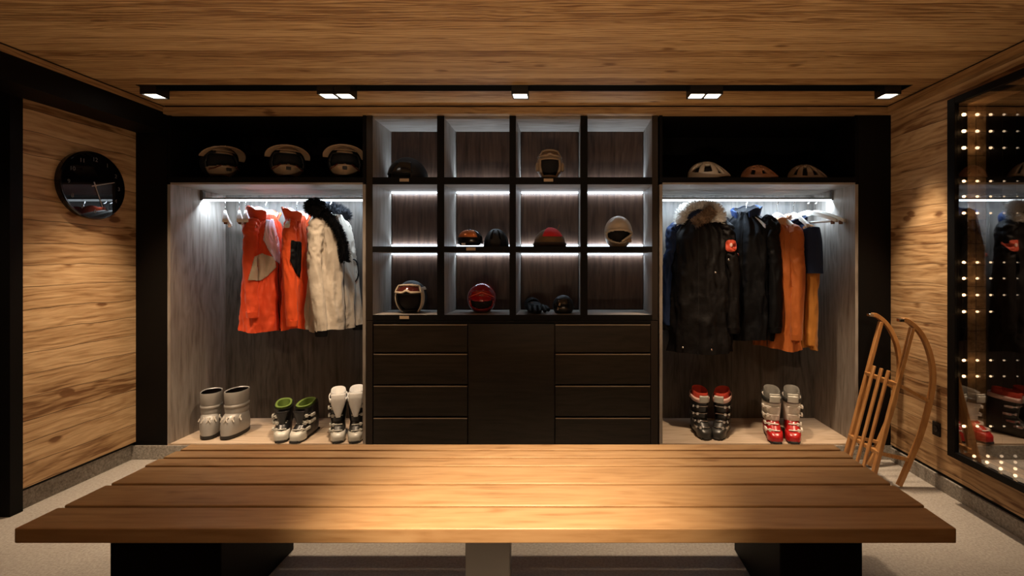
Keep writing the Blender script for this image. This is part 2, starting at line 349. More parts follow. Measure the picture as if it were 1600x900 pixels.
# cubby shelving: 4 columns x 3 rows
cb = thing('cubby_shelving', 'dark open shelving of twelve square cubbies with cool backlights', 'shelving', (-0.35, P, 0.897), 0)
ox, oz = -0.35, 0.897
def wx(px): return (px-CX)*P/F - ox
def wz(py): return H-(py-CY)*P/F - oz
cols = [(582, 683), (694, 796), (806, 907), (918, 1019)]
rows = [(181, 277), (288, 385), (394, 492)]
DB = 0.36
for a, b in ((572.5, 582), (683, 694), (796, 806), (907, 918), (1019, 1028)):
    MB().bx(wx(a), wx(b), 0, 0.006, wz(500), wz(181)).build('front_edge', m_black if 600 < a < 1010 else m_stile, cb, smooth=False)
    MB().bx(wx(a), wx(b), 0.006, DB+0.02, wz(500), wz(181)).build('divider', m_side, cb, smooth=False)
for j, (a, b) in enumerate(((277, 288), (385, 394), (492, 500.5))):
    for i, (c0, c1) in enumerate(cols):
        MB().bx(wx(c0), wx(c1), -0.001, 0.006, wz(b), wz(a)).build('shelf_edge', m_black, cb, smooth=False)
        MB().bx(wx(c0), wx(c1), 0.006, DB, wz(b), wz(a)).build('shelf', m_shelfwood, cb, smooth=False)
MB().bx(wx(572.5), wx(1028), 0.03, DB, wz(181)-0.012, wz(180)).build('top_panel', m_shelfwood, cb, smooth=False)
for i, (c0, c1) in enumerate(cols):
    for j, (r0, r1) in enumerate(rows):
        MB().bx(wx(c0)+0.006, wx(c1)-0.006, DB-0.012, DB+0.0, wz(r1)+0.006, wz(r0)-0.006).build('back_panel', m_back, cb, smooth=False)
        w = wx(c1)-wx(c0)-0.012
        if j in (1, 2):
            MB().bx(wx(c0)+0.006, wx(c1)-0.006, DB-0.026, DB-0.012, wz(r0)-0.012, wz(r0)-0.002).build('led_strip', m_ledtop, cb, smooth=False)
            area((wx((c0+c1)/2)+ox, P+DB-0.028, wz(r0)+oz-0.014), w, 0.012, 0.85 if j == 1 else 0.8, rot=(R(25), 0, 0))
        if j in (0, 1):
            MB().bx(wx(c0)+0.006, wx(c1)-0.006, DB-0.022, DB-0.012, wz(r1)+0.001, wz(r1)+(0.007 if j == 0 else 0.024)).build('led_strip', m_ledtop, cb, smooth=False)
            area((wx((c0+c1)/2)+ox, P+DB-0.028, wz(r1)+oz+(0.009 if j == 0 else 0.026)), w, 0.010, 1.7 if j == 0 else 0.8, rot=(R(155), 0, 0))
for px, py in ((632, 281.5), (857, 281.5), (736, 389), (632, 496)):
    o = MB().box((wx(px), -0.004, wz(py)), (0.062, 0.004, 0.020)).build('name_tag', m_tag, cb, smooth=False, bevel=0.001)
    lab(o, 'small tan tag on the shelf edge')

# drawer cabinet
dc = thing('drawer_cabinet', 'dark espresso drawer cabinet with central door below the cubbies', 'cabinet', (-0.35, P, 0.093), 0)
oz2 = 0.093
def vz(py): return H-(py-CY)*P/F - oz2
m = MB(); m.bx(wx(572.5), wx(1028), 0.02, 0.50, 0, vz(501)); m.bx(wx(572.5), wx(582), 0, 0.02, 0, vz(501)); m.bx(wx(1017), wx(1028), 0, 0.02, 0, vz(501))
m.build('carcass', m_stile, dc, smooth=False)
MB().bx(wx(582), wx(1017), -0.001, 0.02, vz(504.5), vz(501)).build('top_rail', m_black, dc, smooth=False)
lipm = plain('bronze_lip_highlight', (0.34, 0.26, 0.19), 0.35, 0.3)  # lip colour lightened to paint the highlight along each drawer edge
for a, b in ((584, 730), (868, 1016)):
    ys = [506, 550.5, 600.5, 650.5, 694]
    for k in range(4):
        top = ys[k]+ (0 if k == 0 else 1.5)
        dr = MB().bx(wx(a), wx(b), -0.004, 0.018, vz(ys[k+1]-0.8), vz(top+2.2)).build('drawer', m_drawer, dc, smooth=False, bevel=0.0012)
        MB().bx(wx(a), wx(b), -0.004, 0.004, vz(top+2.2), vz(top+1.0)).build('drawer_lip', lipm, dr, smooth=False)
MB().bx(wx(732.5), wx(866), -0.002, 0.018, vz(694), vz(506)).build('cabinet_door', m_drawer, dc, smooth=False, bevel=0.0012)

# ------------------------------------------------------------------ bench
bn = thing('slatted_bench', 'long low bench of orange-brown wooden planks in the foreground', 'bench', (-0.25, 1.9, 0), 0)
planks = [(1.571, 1.707, 22, 1495), (1.722, 1.878, 107, 1436), (1.894, 2.046, 175, 1385), (2.060, 2.132, 230, 1341), (2.147, 2.219, 258, 1326), (2.235, 2.300, 284, 1312)]
for i, (a, b, l, r) in enumerate(planks):
    xl = (l-CX)*a/F + 0.25; xr = (r-CX)*a/F + 0.25
    xl = -1.528+ (0.006*((i*7) % 3)); xr = 1.517 + 0.004*((i*5) % 3)
    MB().bx(xl, xr, a-1.9, b-1.9, 0.402, 0.45).build('plank', m_bench, bn, smooth=False, bevel=0.004, segs=3)
for x0, x1 in ((-1.635, -1.235), (0.775, 1.072)):
    MB().bx(x0+0.25, x1+0.25, 1.75-1.9, 2.22-1.9, 0, 0.402).build('leg', m_black, bn, smooth=False, bevel=0.003)
lg = MB().bx(-0.107+0.0, 0.054, 1.75-1.9, 1.80-1.9, 0, 0.398).build('centre_leg', m_steel, bn, smooth=False, bevel=0.003); lab(lg, 'grey steel middle leg')
m = MB(); m.bx(-0.14, 0.085, 1.72-1.9, 2.25-1.9, 0.385, 0.402); m.build('bracket', m_steel, bn, smooth=False, bevel=0.002)

# ------------------------------------------------------------------ clock
ck = thing('wall_clock', 'round black glass wall clock on the left wooden wall', 'clock', (XL, 2.915, H+120*2.915/F), 0)
mt = Matrix(((0, 0, 1), (1, 0, 0), (0, 1, 0))).to_4x4()    # local x->Y, y->Z, z->X
m_case = plain('glossy_black_case', (0.004, 0.004, 0.005), 0.12, 0, spec=0.6)
def clock_glass():
    m, nt, b = newmat('black_clock_glass'); b.inputs['Base Color'].default_value = (0.003, 0.003, 0.004, 1); b.inputs['Roughness'].default_value = 0.02
    b.inputs['Specular IOR Level'].default_value = 0.5; b.inputs['IOR'].default_value = 1.45
    return m
m = MB()
def disc(z, r, n=64): return [Vector((r*math.cos(2*math.pi*k/n), r*math.sin(2*math.pi*k/n), z)) for k in range(n)]
m.loft([disc(0, 0.185), disc(0.002, 0.20), disc(0.030, 0.203), disc(0.036, 0.199), disc(0.036, 0.192)]).xf(mt).build('case', m_case, ck, angle=30)
MB().loft([disc(0.035, 0.1915), disc(0.0368, 0.1915)]).xf(mt).build('dial', clock_glass(), ck, angle=30)
m_hand = plain('dull_white_hand', (0.42, 0.38, 0.34), 0.5); m_num = plain('grey_numeral', (0.12, 0.12, 0.12), 0.6)
def hand(ang, ln, w):
    d = Vector((math.sin(ang), math.cos(ang), 0)); s = Vector((d.y, -d.x, 0)); m = MB()
    p = [d*-0.022+s*w, d*ln+s*w*0.6, d*ln-s*w*0.6, d*-0.022-s*w]
    m.loft([[q+Vector((0, 0, 0.0375)) for q in p], [q+Vector((0, 0, 0.0395)) for q in p]]).xf(mt); return m
hand(R(73), 0.13, 0.0032).build('hour_hand', m_hand, ck, smooth=False)
hand(R(160), 0.135, 0.0028).build('minute_hand', m_hand, ck, smooth=False)
MB().cyl(mt @ Vector((0, 0, 0.037)), mt @ Vector((0, 0, 0.042)), 0.006).build('hub', m_hand, ck)
dg = None
for h in range(1, 13):
    cu = bpy.data.curves.new('numeral', 'FONT'); cu.body = str(h); cu.size = 0.034; cu.align_x = 'CENTER'; cu.align_y = 'CENTER'; cu.extrude = 0.0003
    tmp = bpy.data.objects.new('tmp', cu); C.objects.link(tmp); bpy.context.view_layer.update()
    me = bpy.data.meshes.new_from_object(tmp.evaluated_get(bpy.context.evaluated_depsgraph_get()))
    bpy.data.objects.remove(tmp)
    a = R(30*h); me.transform(mt @ Matrix.Translation((0.155*math.sin(a), 0.155*math.cos(a), 0.0378)))
    me.materials.clear(); me.materials.append(m_num)
    o = bpy.data.objects.new('numeral', me); C.objects.link(o); o.parent = ck

# ------------------------------------------------------------------ glass mirror window with little lamps and their modelled reflections
mw = thing('lit_mirror', 'tall black-framed smoked mirror with tiny warm bulbs and modelled rows of their reflections on the right wall', 'mirror', (2.10, 1.6, mZ0), 0)
X0, Y0, Z0 = 2.10, 1.6, mZ0
m = MB(); fw = 0.052
m.bx(0, 0.07, mY1-fw-Y0, mY1-Y0, 0, mZ1-Z0); m.bx(0, 0.07, mY0-Y0, mY0+fw-Y0, 0, mZ1-Z0)
m.bx(0, 0.07, mY0+fw-Y0, mY1-fw-Y0, 0, 0.035); m.bx(0, 0.07, mY0+fw-Y0, mY1-fw-Y0, mZ1-Z0-0.035, mZ1-Z0)
m.build('frame', m_black, mw, smooth=False, bevel=0.002)
def smoked():
    m = bpy.data.materials.new('smoked_mirror_glass'); m.use_nodes = True; nt = m.node_tree; nt.nodes.clear()
    g = nd(nt, 'ShaderNodeBsdfGlossy'); g.inputs['Roughness'].default_value = 0.0; g.inputs['Color'].default_value = (0.95, 0.95, 0.97, 1)
    t = nd(nt, 'ShaderNodeBsdfTransparent'); t.inputs['Color'].default_value = (0.75, 0.72, 0.68, 1)
    x = nd(nt, 'ShaderNodeMixShader'); x.inputs[0].default_value = 0.30
    o = nd(nt, 'ShaderNodeOutputMaterial'); nt.links.new(t.outputs[0], x.inputs[1]); nt.links.new(g.outputs[0], x.inputs[2]); nt.links.new(x.outputs[0], o.inputs[0]); return m
MB().bx(0.012, 0.016, mY0+fw-Y0, mY1-fw-Y0, 0.035, mZ1-Z0-0.035).build('glass', smoked(), mw, smooth=False)
bulb_refl_mats = [emit('bulb_%d' % k, (1.0, 0.60+0.05*k, 0.28+0.08*k), s) for k, s in enumerate((24, 8, 4, 1.6, 0.9, 0.4))]  # glow fades step by step to imitate repeated reflections
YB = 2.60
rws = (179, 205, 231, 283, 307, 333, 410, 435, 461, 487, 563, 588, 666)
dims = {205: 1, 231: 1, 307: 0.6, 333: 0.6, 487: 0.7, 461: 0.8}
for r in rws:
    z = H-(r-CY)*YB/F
    for k in range(6):  # columns past the first are modelled reflections of the bulbs
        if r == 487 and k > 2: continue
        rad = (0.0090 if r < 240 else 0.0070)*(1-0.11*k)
        MB().sphere((2.135+0.0715*k-X0, YB-Y0+0.0, z-Z0), (rad*1.25, rad, rad), 10, 6).build('bulb', bulb_refl_mats[k], mw)
for k in range(4):  # bottom row of bulbs, with glowing copies as its sideways reflections
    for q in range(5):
        MB().sphere((2.135+0.0715*k-X0, 2.535-0.077*q-Y0, 0.30-Z0), 0.0075, 10, 6).build('bulb', bulb_refl_mats[min(k+1, 5)], mw)
for k in range(6): MB().cyl((2.135+0.0715*k-X0, YB+0.008-Y0, 0.03), (2.135+0.0715*k-X0, YB+0.008-Y0, mZ1-Z0-0.03), 0.0012, seg=6).build('wire', m_blackmetal, mw)  # wires added to carry the bulbs and their reflected copies
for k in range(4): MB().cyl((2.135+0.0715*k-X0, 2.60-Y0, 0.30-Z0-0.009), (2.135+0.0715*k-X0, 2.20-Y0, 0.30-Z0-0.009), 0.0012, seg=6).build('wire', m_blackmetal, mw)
# wall socket
so = thing('wall_socket', 'small black wall socket on the right wall between the sled and the mirror', 'socket', (XR, 2.83, H-262*2.81/F), 0)
MB().bx(-0.010, 0, -0.028, 0.028, -0.04, 0.04).build('cover_plate', m_blackmetal, so, smooth=False, bevel=0.002)
MB().cyl((-0.013, 0, 0), (-0.009, 0, 0), 0.018).build('socket_insert', m_case, so)

# ------------------------------------------------------------------ sled
m_sled = wood('honey_ash', (0.22, 0.09, 0.025), (0.36, 0.165, 0.052), (0.48, 0.25, 0.09), 'Z', 'Y', 50, 0.35, 0.0, 0, 0.08, 0.0, seams=False, coat=0.3)
sl = thing('wooden_sled', 'honey-coloured wooden sled with curved runners leaning upright against the right wall', 'sled', (1.92, 2.97, 0), 0)
SX, SY = 1.92, 2.97
def dk(z): return 1.80+0.22*(z-0.08)/0.84
def bez(pts, n=40):
    out = []
    P_ = [pts[0]]+list(pts)+[pts[-1]]
    for i in range(1, len(P_)-2):
        for k in range(n//(len(pts)-1)):
            t = k/(n//(len(pts)-1)); a, b, c, d = (Vector(P_[i-1]), Vector(P_[i]), Vector(P_[i+1]), Vector(P_[i+2]))
            out.append(0.5*((2*b)+(c-a)*t+(2*a-5*b+4*c-d)*t*t+(-a+3*b-3*c+d)*t**3))
    out.append(Vector(pts[-1])); return out
def strip(m, path, w, th, yc):
    # rectangular bar following a path in the XZ plane; w along Y, th in plane
    rings = []
    for i, p in enumerate(path):
        d = (path[min(i+1, len(path)-1)]-path[max(i-1, 0)]).normalized(); nrm = Vector((d.z, 0, -d.x))
        rings.append([p+nrm*th/2+Vector((0, -w/2, 0)), p+nrm*th/2+Vector((0, w/2, 0)), p-nrm*th/2+Vector((0, w/2, 0)), p-nrm*th/2+Vector((0, -w/2, 0))])
    m.loft(rings)
for k, yy in enumerate((2.83, 3.11)):
    y = yy-SY
    pts = [(1.945-SX, y, 0.012), (2.01-SX, y, 0.16), (2.075-SX, y, 0.32), (2.128-SX, y, 0.52), (2.143-SX, y, 0.66), (2.118-SX, y, 0.80), (2.066-SX, y, 0.905), (2.00-SX, y, 0.966), (1.965-SX, y, 0.975)]
    m = MB(); strip(m, bez(pts, 48), 0.026, 0.026, y); m.build('runner', m_sled, sl, bevel=0.003)
    pts = [Vector((dk(z)-SX, y, z)) for z in (0.02, 0.5, 0.93)]
    m = MB(); strip(m, pts, 0.026, 0.024, y); m.build('rail', m_sled, sl, bevel=0.003)
    for z, zr in ((0.20, 0.16), (0.60, 0.50)):
        xr = {0.16: 2.01, 0.50: 2.124}[zr]
        m = MB(); strip(m, [Vector((dk(z)-SX, y, z)), Vector((xr-SX, y, zr))], 0.022, 0.020, y); m.build('strut', m_sled, sl, bevel=0.003)
for yy in (2.90, 2.965, 3.035):
    y = yy-SY; pts = [Vector((dk(z)-SX-0.020, y, z)) for z in (0.03, 0.35, 0.665)]
    m = MB(); strip(m, pts, 0.024, 0.012, y); m.build('slat', m_sled, sl, bevel=0.003)
for z in (0.20, 0.60):
    m = MB(); m.box((dk(z)-SX-0.003, 0, z), (0.022, 0.30, 0.024)); m.build('cross_bar', m_sled, sl, smooth=False, bevel=0.003)
MB().cyl((2.00-SX+0.005, 2.83-SY, 0.966), (2.00-SX+0.005, 3.11-SY, 0.966), 0.009).build('front_bar', m_sled, sl) if False else None
for yy in (2.83, 3.11):
    MB().box((1.955-SX, yy-SY, 0.974), (0.03, 0.03, 0.018)).build('runner_cap', m_chrome, sl, smooth=False, bevel=0.003)

# ------------------------------------------------------------------ boots
def sel(cx, cy, a, b, z, n=28, e=2.6, fn=None):
    out = []
    for k in range(n):
        t = 2*math.pi*k/n; c, s = math.cos(t), math.sin(t)
        x = a*math.copysign(abs(c)**(2/e), c); y = b*math.copysign(abs(s)**(2/e), s)
        out.append(Vector((cx+x, cy+y, z)))
    return out
def stack(m, prof, n=28, e=2.6, cap0=True, cap1=True, tilt=0.0):
    """prof: (z, front y, back y, half width); front is -y"""
    rings = []
    for p in prof:
        z, f, b, w = p[:4]
        r = sel(0, (f+b)/2, w, (b-f)/2, z, n, e)
        if len(p) > 4:
            for v in r: v.z += p[4]*((v.y-(f+b)/2)/((b-f)/2))
        rings.append(r)
    m.loft(rings, cap0, cap1); return m
m_moon = plain('silver_nylon', (0.36, 0.345, 0.325), 0.42, 0.25, bump=0.25, bscale=40, var=0.08)
m_moon2 = plain('silver_nylon_band', (0.27, 0.25, 0.225), 0.45, 0.2, bump=0.2, bscale=60)
m_rub = plain('black_rubber', (0.012, 0.011, 0.010), 0.6)
m_foamd = plain('dark_felt_lining', (0.004, 0.003, 0.003), 0.95, spec=0.05)
m_lace = plain('pale_lace', (0.50, 0.46, 0.40), 0.6)
def moon_boot(px, py, rz, label, sc=1.0):
    Y = F*(H-ZF)/(py-CY); X = (px-CX)*Y/F
    t = thing('snow_boot', label, 'boot', (X, Y+0.05, ZF), rz, 'silver snow boots'); t.scale = (sc, sc, sc)
    m = MB(); stack(m, [(0, -0.055, 0.20, 0.054), (0.008, -0.062, 0.207, 0.060), (0.028, -0.060, 0.207, 0.060)], e=2.5); m.build('sole', m_rub, t)
    m = MB(); stack(m, [(0.024, -0.058, 0.205, 0.058), (0.05, -0.056, 0.205, 0.064), (0.085, -0.052, 0.200, 0.067), (0.115, -0.046, 0.194, 0.066), (0.14, -0.034, 0.188, 0.064), (0.158, -0.016, 0.182, 0.061), (0.170, 0.004, 0.172, 0.055)], e=2.4); m.build('foot', m_moon, t)
    m = MB()
    rings = [(0.158, 0.012, 0.172, 0.056), (0.17, 0.004, 0.180, 0.064), (0.19, 0.000, 0.182, 0.066), (0.225, 0.0, 0.182, 0.065), (0.232, 0.004, 0.179, 0.062), (0.24, 0.0, 0.182, 0.065), (0.29, -0.003, 0.184, 0.068), (0.318, -0.004, 0.186, 0.069, 0.002), (0.326, -0.002, 0.184, 0.067, 0.002), (0.320, 0.004, 0.178, 0.062, 0.002)]
    stack(m, rings, e=2.3, cap1=False); m.build('shaft', m_moon, t)
    stack(MB(), [(0.320, 0.004, 0.178, 0.062, 0.002), (0.28, 0.008, 0.174, 0.058), (0.20, 0.014, 0.17, 0.054)], e=2.3, cap0=False).build('lining', m_foamd, t)
    m = MB(); stack(m, [(0.205, -0.0035, 0.1855, 0.0685), (0.228, -0.0035, 0.1855, 0.0685)], e=2.3, cap0=False, cap1=False); m.build('shaft_band', m_moon2, t, solid=0.002)
    m = MB()
    for k in range(5):
        a = R(-64+32*k); x = 0.060*math.sin(a); y = 0.080-0.112*math.cos(a)
        m.tube([(x*0.93, y+0.006, 0.155), (x*1.08+0.008, y-0.010, 0.138), (x*1.10+0.016, y-0.012, 0.120)], 0.005, 6)
        m.tube([(x*0.93+0.012, y+0.006, 0.155), (x*1.08, y-0.010, 0.138), (x*1.10-0.008, y-0.012, 0.120)], 0.005, 6)
    m.build('laces', m_lace, t)
    return t
moon_boot(318, 688, R(26), 'silver snow boot nearest the left side wall of the wardrobe', 0.93)
moon_boot(350, 688, R(2), 'silver snow boot with laces, the right one of its pair', 0.95)

def ski_boot(px, py, rz, label, group, cshell, ccuff, ctoe, cliner, cstrap, cbuck, h=0.36, sc=1.0, kind='ski', band=None, sidemir=1, ctongue=None, tv=(0.0, 1.0), tw=(0.014, 0.040)):
    Y = F*(H-ZF)/(py-CY); X = (px-CX)*Y/F
    t = thing('ski_boot' if kind == 'ski' else 'ankle_boot', label, 'boot', (X, Y+0.03, ZF), rz, group)
    k = h/0.36; t.scale = (sc, sc, sc)
    m = MB(); stack(m, [(0, -0.040, 0.262, 0.030), (0.003, -0.045, 0.266, 0.034), (0.018, -0.045, 0.266, 0.035)], e=4.5)
    m.bx(-0.036, 0.036, -0.03, 0.055, 0.0, 0.014); m.bx(-0.034, 0.034, 0.185, 0.262, 0.0, 0.014)
    m.build('sole', m_rub, t, bevel=0.002)
    # lower shell
    m = MB(); stack(m, [(0.015, -0.034, 0.258, 0.040), (0.035, -0.034, 0.260, 0.049), (0.062, -0.022, 0.260, 0.050), (0.085, 0.005, 0.258, 0.048), (0.110, 0.045, 0.256, 0.046), (0.135, 0.072, 0.250, 0.046), (0.165*k, 0.088, 0.242, 0.047)], e=2.8); m.build('lower_shell', cshell, t)
    # toe cap
    m = MB(); 
    def cap(u, v):
        a = math.pi*(1+u); zz = 0.014+0.060*v
        f = (-0.040 if v < 0.5 else -0.040+0.034*((v-0.5)*2)**1.6)
        w = 0.0505-0.012*max(0, v-0.75)*4*0.3
        return Vector((w*math.copysign(abs(math.cos(a))**0.72, math.cos(a)), 0.035+(0.035-f)*math.sin(a)*1.0, zz))
    m.grid(cap, 24, 8); m.build('toe_cap', ctoe, t, solid=0.003)
    # cuff (leans forward)
    lk = 1.0 if kind == 'ski' else 0.45
    ct = (0.300 if kind == 'ski' else 0.33)*k
    m = MB(); stack(m, [(0.125*k, 0.062, 0.256, 0.050), (0.15*k, 0.062, 0.256, 0.0535), (0.20*k, 0.056, 0.246, 0.056), (0.25*k, 0.046, 0.236, 0.058), (ct, 0.038, 0.228, 0.060, 0.012), (ct, 0.048, 0.218, 0.052, 0.012), (0.2*k, 0.066, 0.23, 0.046)], e=2.5); m.build('cuff', ccuff, t)
    # liner
    m = MB(); stack(m, [(0.24*k, 0.054, 0.220, 0.049), (ct, 0.046, 0.214, 0.050), (ct+0.035*k*lk, 0.040, 0.212, 0.052, 0.008), (ct+0.052*k*lk, 0.044, 0.208, 0.049, 0.010), (ct+0.040*k*lk, 0.060, 0.196, 0.038, 0.008), (0.25*k, 0.066, 0.19, 0.034)], e=2.4); m.build('liner', cliner, t)
    # tongue
    m = MB()
    def tongue(u, v):
        v = tv[0]+(tv[1]-tv[0])*v
        z = 0.11*k+(ct+0.045*k-0.11*k)*v
        y = 0.052-0.025*v-0.004 if v > 0.12 else 0.056
        w = tw[0]+(tw[1]-tw[0])*min(1, max(0, (v-0.25)/0.45))
        x = (u-0.5)*2*w
        return Vector((x, y-0.006+0.3*x*x/w+ (0.006 if v > 0.9 else 0), z))
    m.grid(tongue, 8, 12); m.build('tongue', ctongue or cliner, t, solid=0.008)
    if kind == 'ski':
        # power strap
        z = ct-0.004; m = MB(); stack(m, [(z-0.016, 0.033, 0.236, 0.0625, 0.010), (z+0.016, 0.031, 0.234, 0.0635, 0.010)], e=2.5, cap0=False, cap1=False); m.build('power_strap', cstrap, t, solid=0.003)
    for zz, yf, w in ((0.078, 0.0, 0.050), (0.108, 0.042, 0.048), (0.175*k, 0.058, 0.056), (0.235*k, 0.05, 0.058)):
        m = MB(); s = sidemir
        m.tube([(s*(w+0.002), yf+0.055, zz-0.006), (s*(w*0.80), yf+0.005, zz+0.002), (0, yf-0.010, zz+0.004), (-s*(w*0.55), yf-0.002, zz+0.002)], 0.0045, 6)
        m.box((s*(w+0.004), yf+0.045, zz), (0.012, 0.050, 0.017)); m.box((s*(w*0.66), yf+0.004, zz+0.001), (0.016, 0.014, 0.020))
        m.build('buckle', cbuck, t, bevel=0.0015)
    return t
m_lgrey = plain('pale_grey_shell', (0.50, 0.49, 0.44), 0.35)
m_blackpl = plain('black_shell', (0.012, 0.012, 0.013), 0.28, spec=0.5)
m_dgrey = plain('dark_grey_shell', (0.028, 0.027, 0.025), 0.35)
m_green = plain('lime_liner', (0.12, 0.19, 0.03), 0.8, bump=0.3)
m_whitefl = plain('white_fleece', (0.80, 0.79, 0.77), 0.9, bump=0.6, bscale=90, sheen=0.3)
m_wshell = plain('white_shell', (0.72, 0.67, 0.60), 0.3)
m_red = plain('red_shell', (0.38, 0.012, 0.012), 0.25)
m_redliner = plain('red_liner', (0.62, 0.06, 0.03), 0.7, bump=0.2)
m_pinkw = plain('pale_pink_trim', (0.75, 0.48, 0.42), 0.6)
m_grliner = plain('grey_liner', (0.20, 0.19, 0.17), 0.8, bump=0.3)
ski_boot(436, 692, R(24), 'short black boot with lime lining and pale toe, left of its pair', 'short black and lime boots', m_blackpl, m_blackpl, m_lgrey, m_green, m_blackpl, m_lgrey, 0.235, 1.0, 'ankle', sidemir=-1, ctongue=m_blackpl, tv=(0, 0.7))
ski_boot(460, 693, R(2), 'short black boot with lime lining and pale toe, right of its pair', 'short black and lime boots', m_blackpl, m_blackpl, m_lgrey, m_green, m_blackpl, m_lgrey, 0.24, 1.0, 'ankle', sidemir=1, ctongue=m_blackpl, tv=(0, 0.7))
ski_boot(525, 693, R(24), 'black ski boot with white fleece tongue, left of its pair', 'black and white ski boots', m_dgrey, m_blackpl, m_lgrey, m_whitefl, m_whitefl, m_lgrey, 0.345, 0.95, sidemir=-1, ctongue=m_whitefl, tv=(0.26, 1.0), tw=(0.009, 0.043))
ski_boot(552, 693, R(18), 'black ski boot with white fleece tongue, beside the cabinet', 'black and white ski boots', m_dgrey, m_blackpl, m_lgrey, m_whitefl, m_whitefl, m_lgrey, 0.355, 0.95, sidemir=1, ctongue=m_whitefl, tv=(0.26, 1.0), tw=(0.009, 0.043))
ski_boot(1104, 688, R(2), 'black ski boot with red collar, left of its pair', 'black and red ski boots', m_dgrey, m_blackpl, m_dgrey, m_redliner, m_pinkw, m_chrome, 0.325, 0.97, sidemir=-1, ctongue=m_lgrey, tv=(0.70, 0.92), tw=(0.01, 0.030))
ski_boot(1124, 688, R(-30), 'black ski boot with red collar, right of its pair', 'black and red ski boots', m_dgrey, m_blackpl, m_dgrey, m_redliner, m_pinkw, m_chrome, 0.325, 0.97, sidemir=1, ctongue=m_lgrey, tv=(0.70, 0.92), tw=(0.01, 0.030))
ski_boot(1215, 694, R(-12), 'white ski boot with red foot, left of its pair', 'white and red ski boots', m_red, m_wshell, m_red, m_grliner, m_dgrey, m_wshell, 0.335, 1.0, sidemir=-1, ctongue=m_lgrey, tv=(0.72, 0.98), tw=(0.01, 0.030))
ski_boot(1243, 694, R(-20), 'white ski boot with red foot, right of its pair', 'white and red ski boots', m_red, m_wshell, m_red, m_grliner, m_dgrey, m_wshell, 0.335, 1.0, sidemir=1, ctongue=m_lgrey, tv=(0.72, 0.98), tw=(0.01, 0.030))

# ------------------------------------------------------------------ hangers
RY, RZ = 3.51, 1.752
m_hang = plain('whitewashed_hanger_wood', (0.74, 0.70, 0.63), 0.45)
def hanger(px, rz, label, group, bar=True, clips=False, drop=0.0):
    X = (px-CX)*RY/F
    t = thing('clothes_hanger', label, 'hanger', (X, RY, RZ), rz, group)
    hk = [(0.0, 0, -0.075)] + [(0.016*math.sin(a)-0.0, 0, 0.012+0.016*math.cos(a)-0.004) for a in [R(d) for d in range(180, -80, -20)]]
    hk = [(0, 0, -0.075), (0, 0, -0.035)] + [(0.017*math.sin(R(d)), 0, 0.017*math.cos(R(d))) for d in range(200, -71, -18)][1:]
    MB().tube(hk, 0.0022, 8).build('hook', m_chrome, t)
    m = MB(); rings = []
    n = 24
    for i in range(n+1):
        u = -1+2*i/n; x = 0.205*u; z = -0.078-0.075*abs(u)**1.35; y = -0.014*(u*u)
        th = 0.014+0.006*math.cos(u*1.5); w = 0.007+0.010*abs(u)**3
        rings.append([Vector((x, y-w, z-th)), Vector((x, y+w, z-th)), Vector((x, y+w, z+th*0.6)), Vector((x, y-w, z+th*0.6))])
    m.loft(rings).build('shoulder_bar', m_hang, t, bevel=0.003)
    if bar: MB().cyl((-0.185, -0.012, -0.155), (0.185, -0.012, -0.155), 0.006, seg=10).build('trouser_bar', m_hang, t)
    if clips:
        for s in (-1, 1): MB().box((s*0.178, -0.014, -0.165), (0.022, 0.02, 0.026)).build('end_stop', m_brownbead, t, bevel=0.003)
    return t
m_brownbead = plain('brown_bead', (0.16, 0.07, 0.03), 0.5)
hanger(352, R(121), 'empty white hanger, leftmost on the left rail', 'empty hangers on the left rail', False, True)
hanger(374, R(120), 'empty white hanger, middle one of three on the left rail', 'empty hangers on the left rail', False, True)
hanger(384, R(119), 'empty white hanger next to the first orange jacket', 'empty hangers on the left rail', False, True)
hanger(1262, R(-52), 'empty white hanger behind another at the right end of the rail', 'empty hangers on the right rail', True, True)
hanger(1274, R(-52), 'empty white hanger, rightmost on the right rail', 'empty hangers on the right rail', True, True)

# ------------------------------------------------------------------ jackets
def nz3(p, s=1.0): return noise.noise(Vector(p)*s)
def fur_tube(pts, r, n, ln, seed, squash=1.0, lo=0.6):
    rnd = random.Random(seed); m = MB(); pts = [Vector(p) for p in pts]
    radii = [r*(0.8+0.35*rnd.random()) for _ in pts]
    m.tube(pts, radii, 14, squash)
    for _ in range(n):
        k = rnd.random()*(len(pts)-1); i = int(k); f = k-i; p = pts[i].lerp(pts[i+1], f)
        d = (pts[i+1]-pts[i]).normalized(); v = Vector((rnd.gauss(0, 1), rnd.gauss(0, 1), rnd.gauss(0, 1))); v = (v-d*v.dot(d)).normalized()
        v = (v+d*rnd.uniform(-.5, .5)+Vector((0, 0, -0.15))).normalized()
        b = p+v*r*0.75; tip = p+v*(r+ln*rnd.uniform(lo, 1)); s = v.orthogonal().normalized()*0.0032; s.rotate(Matrix.Rotation(rnd.random()*6.28, 3, v))
        q = v.cross(s)
        a1, a2, a3, a4 = m.bm.verts.new(b+s), m.bm.verts.new(b-s*0.5+q*0.86), m.bm.verts.new(b-s*0.5-q*0.86), m.bm.verts.new(tip)
        for fc in ((a1, a2, a4), (a2, a3, a4), (a3, a1, a4)): m.bm.faces.new(fc)
    return m
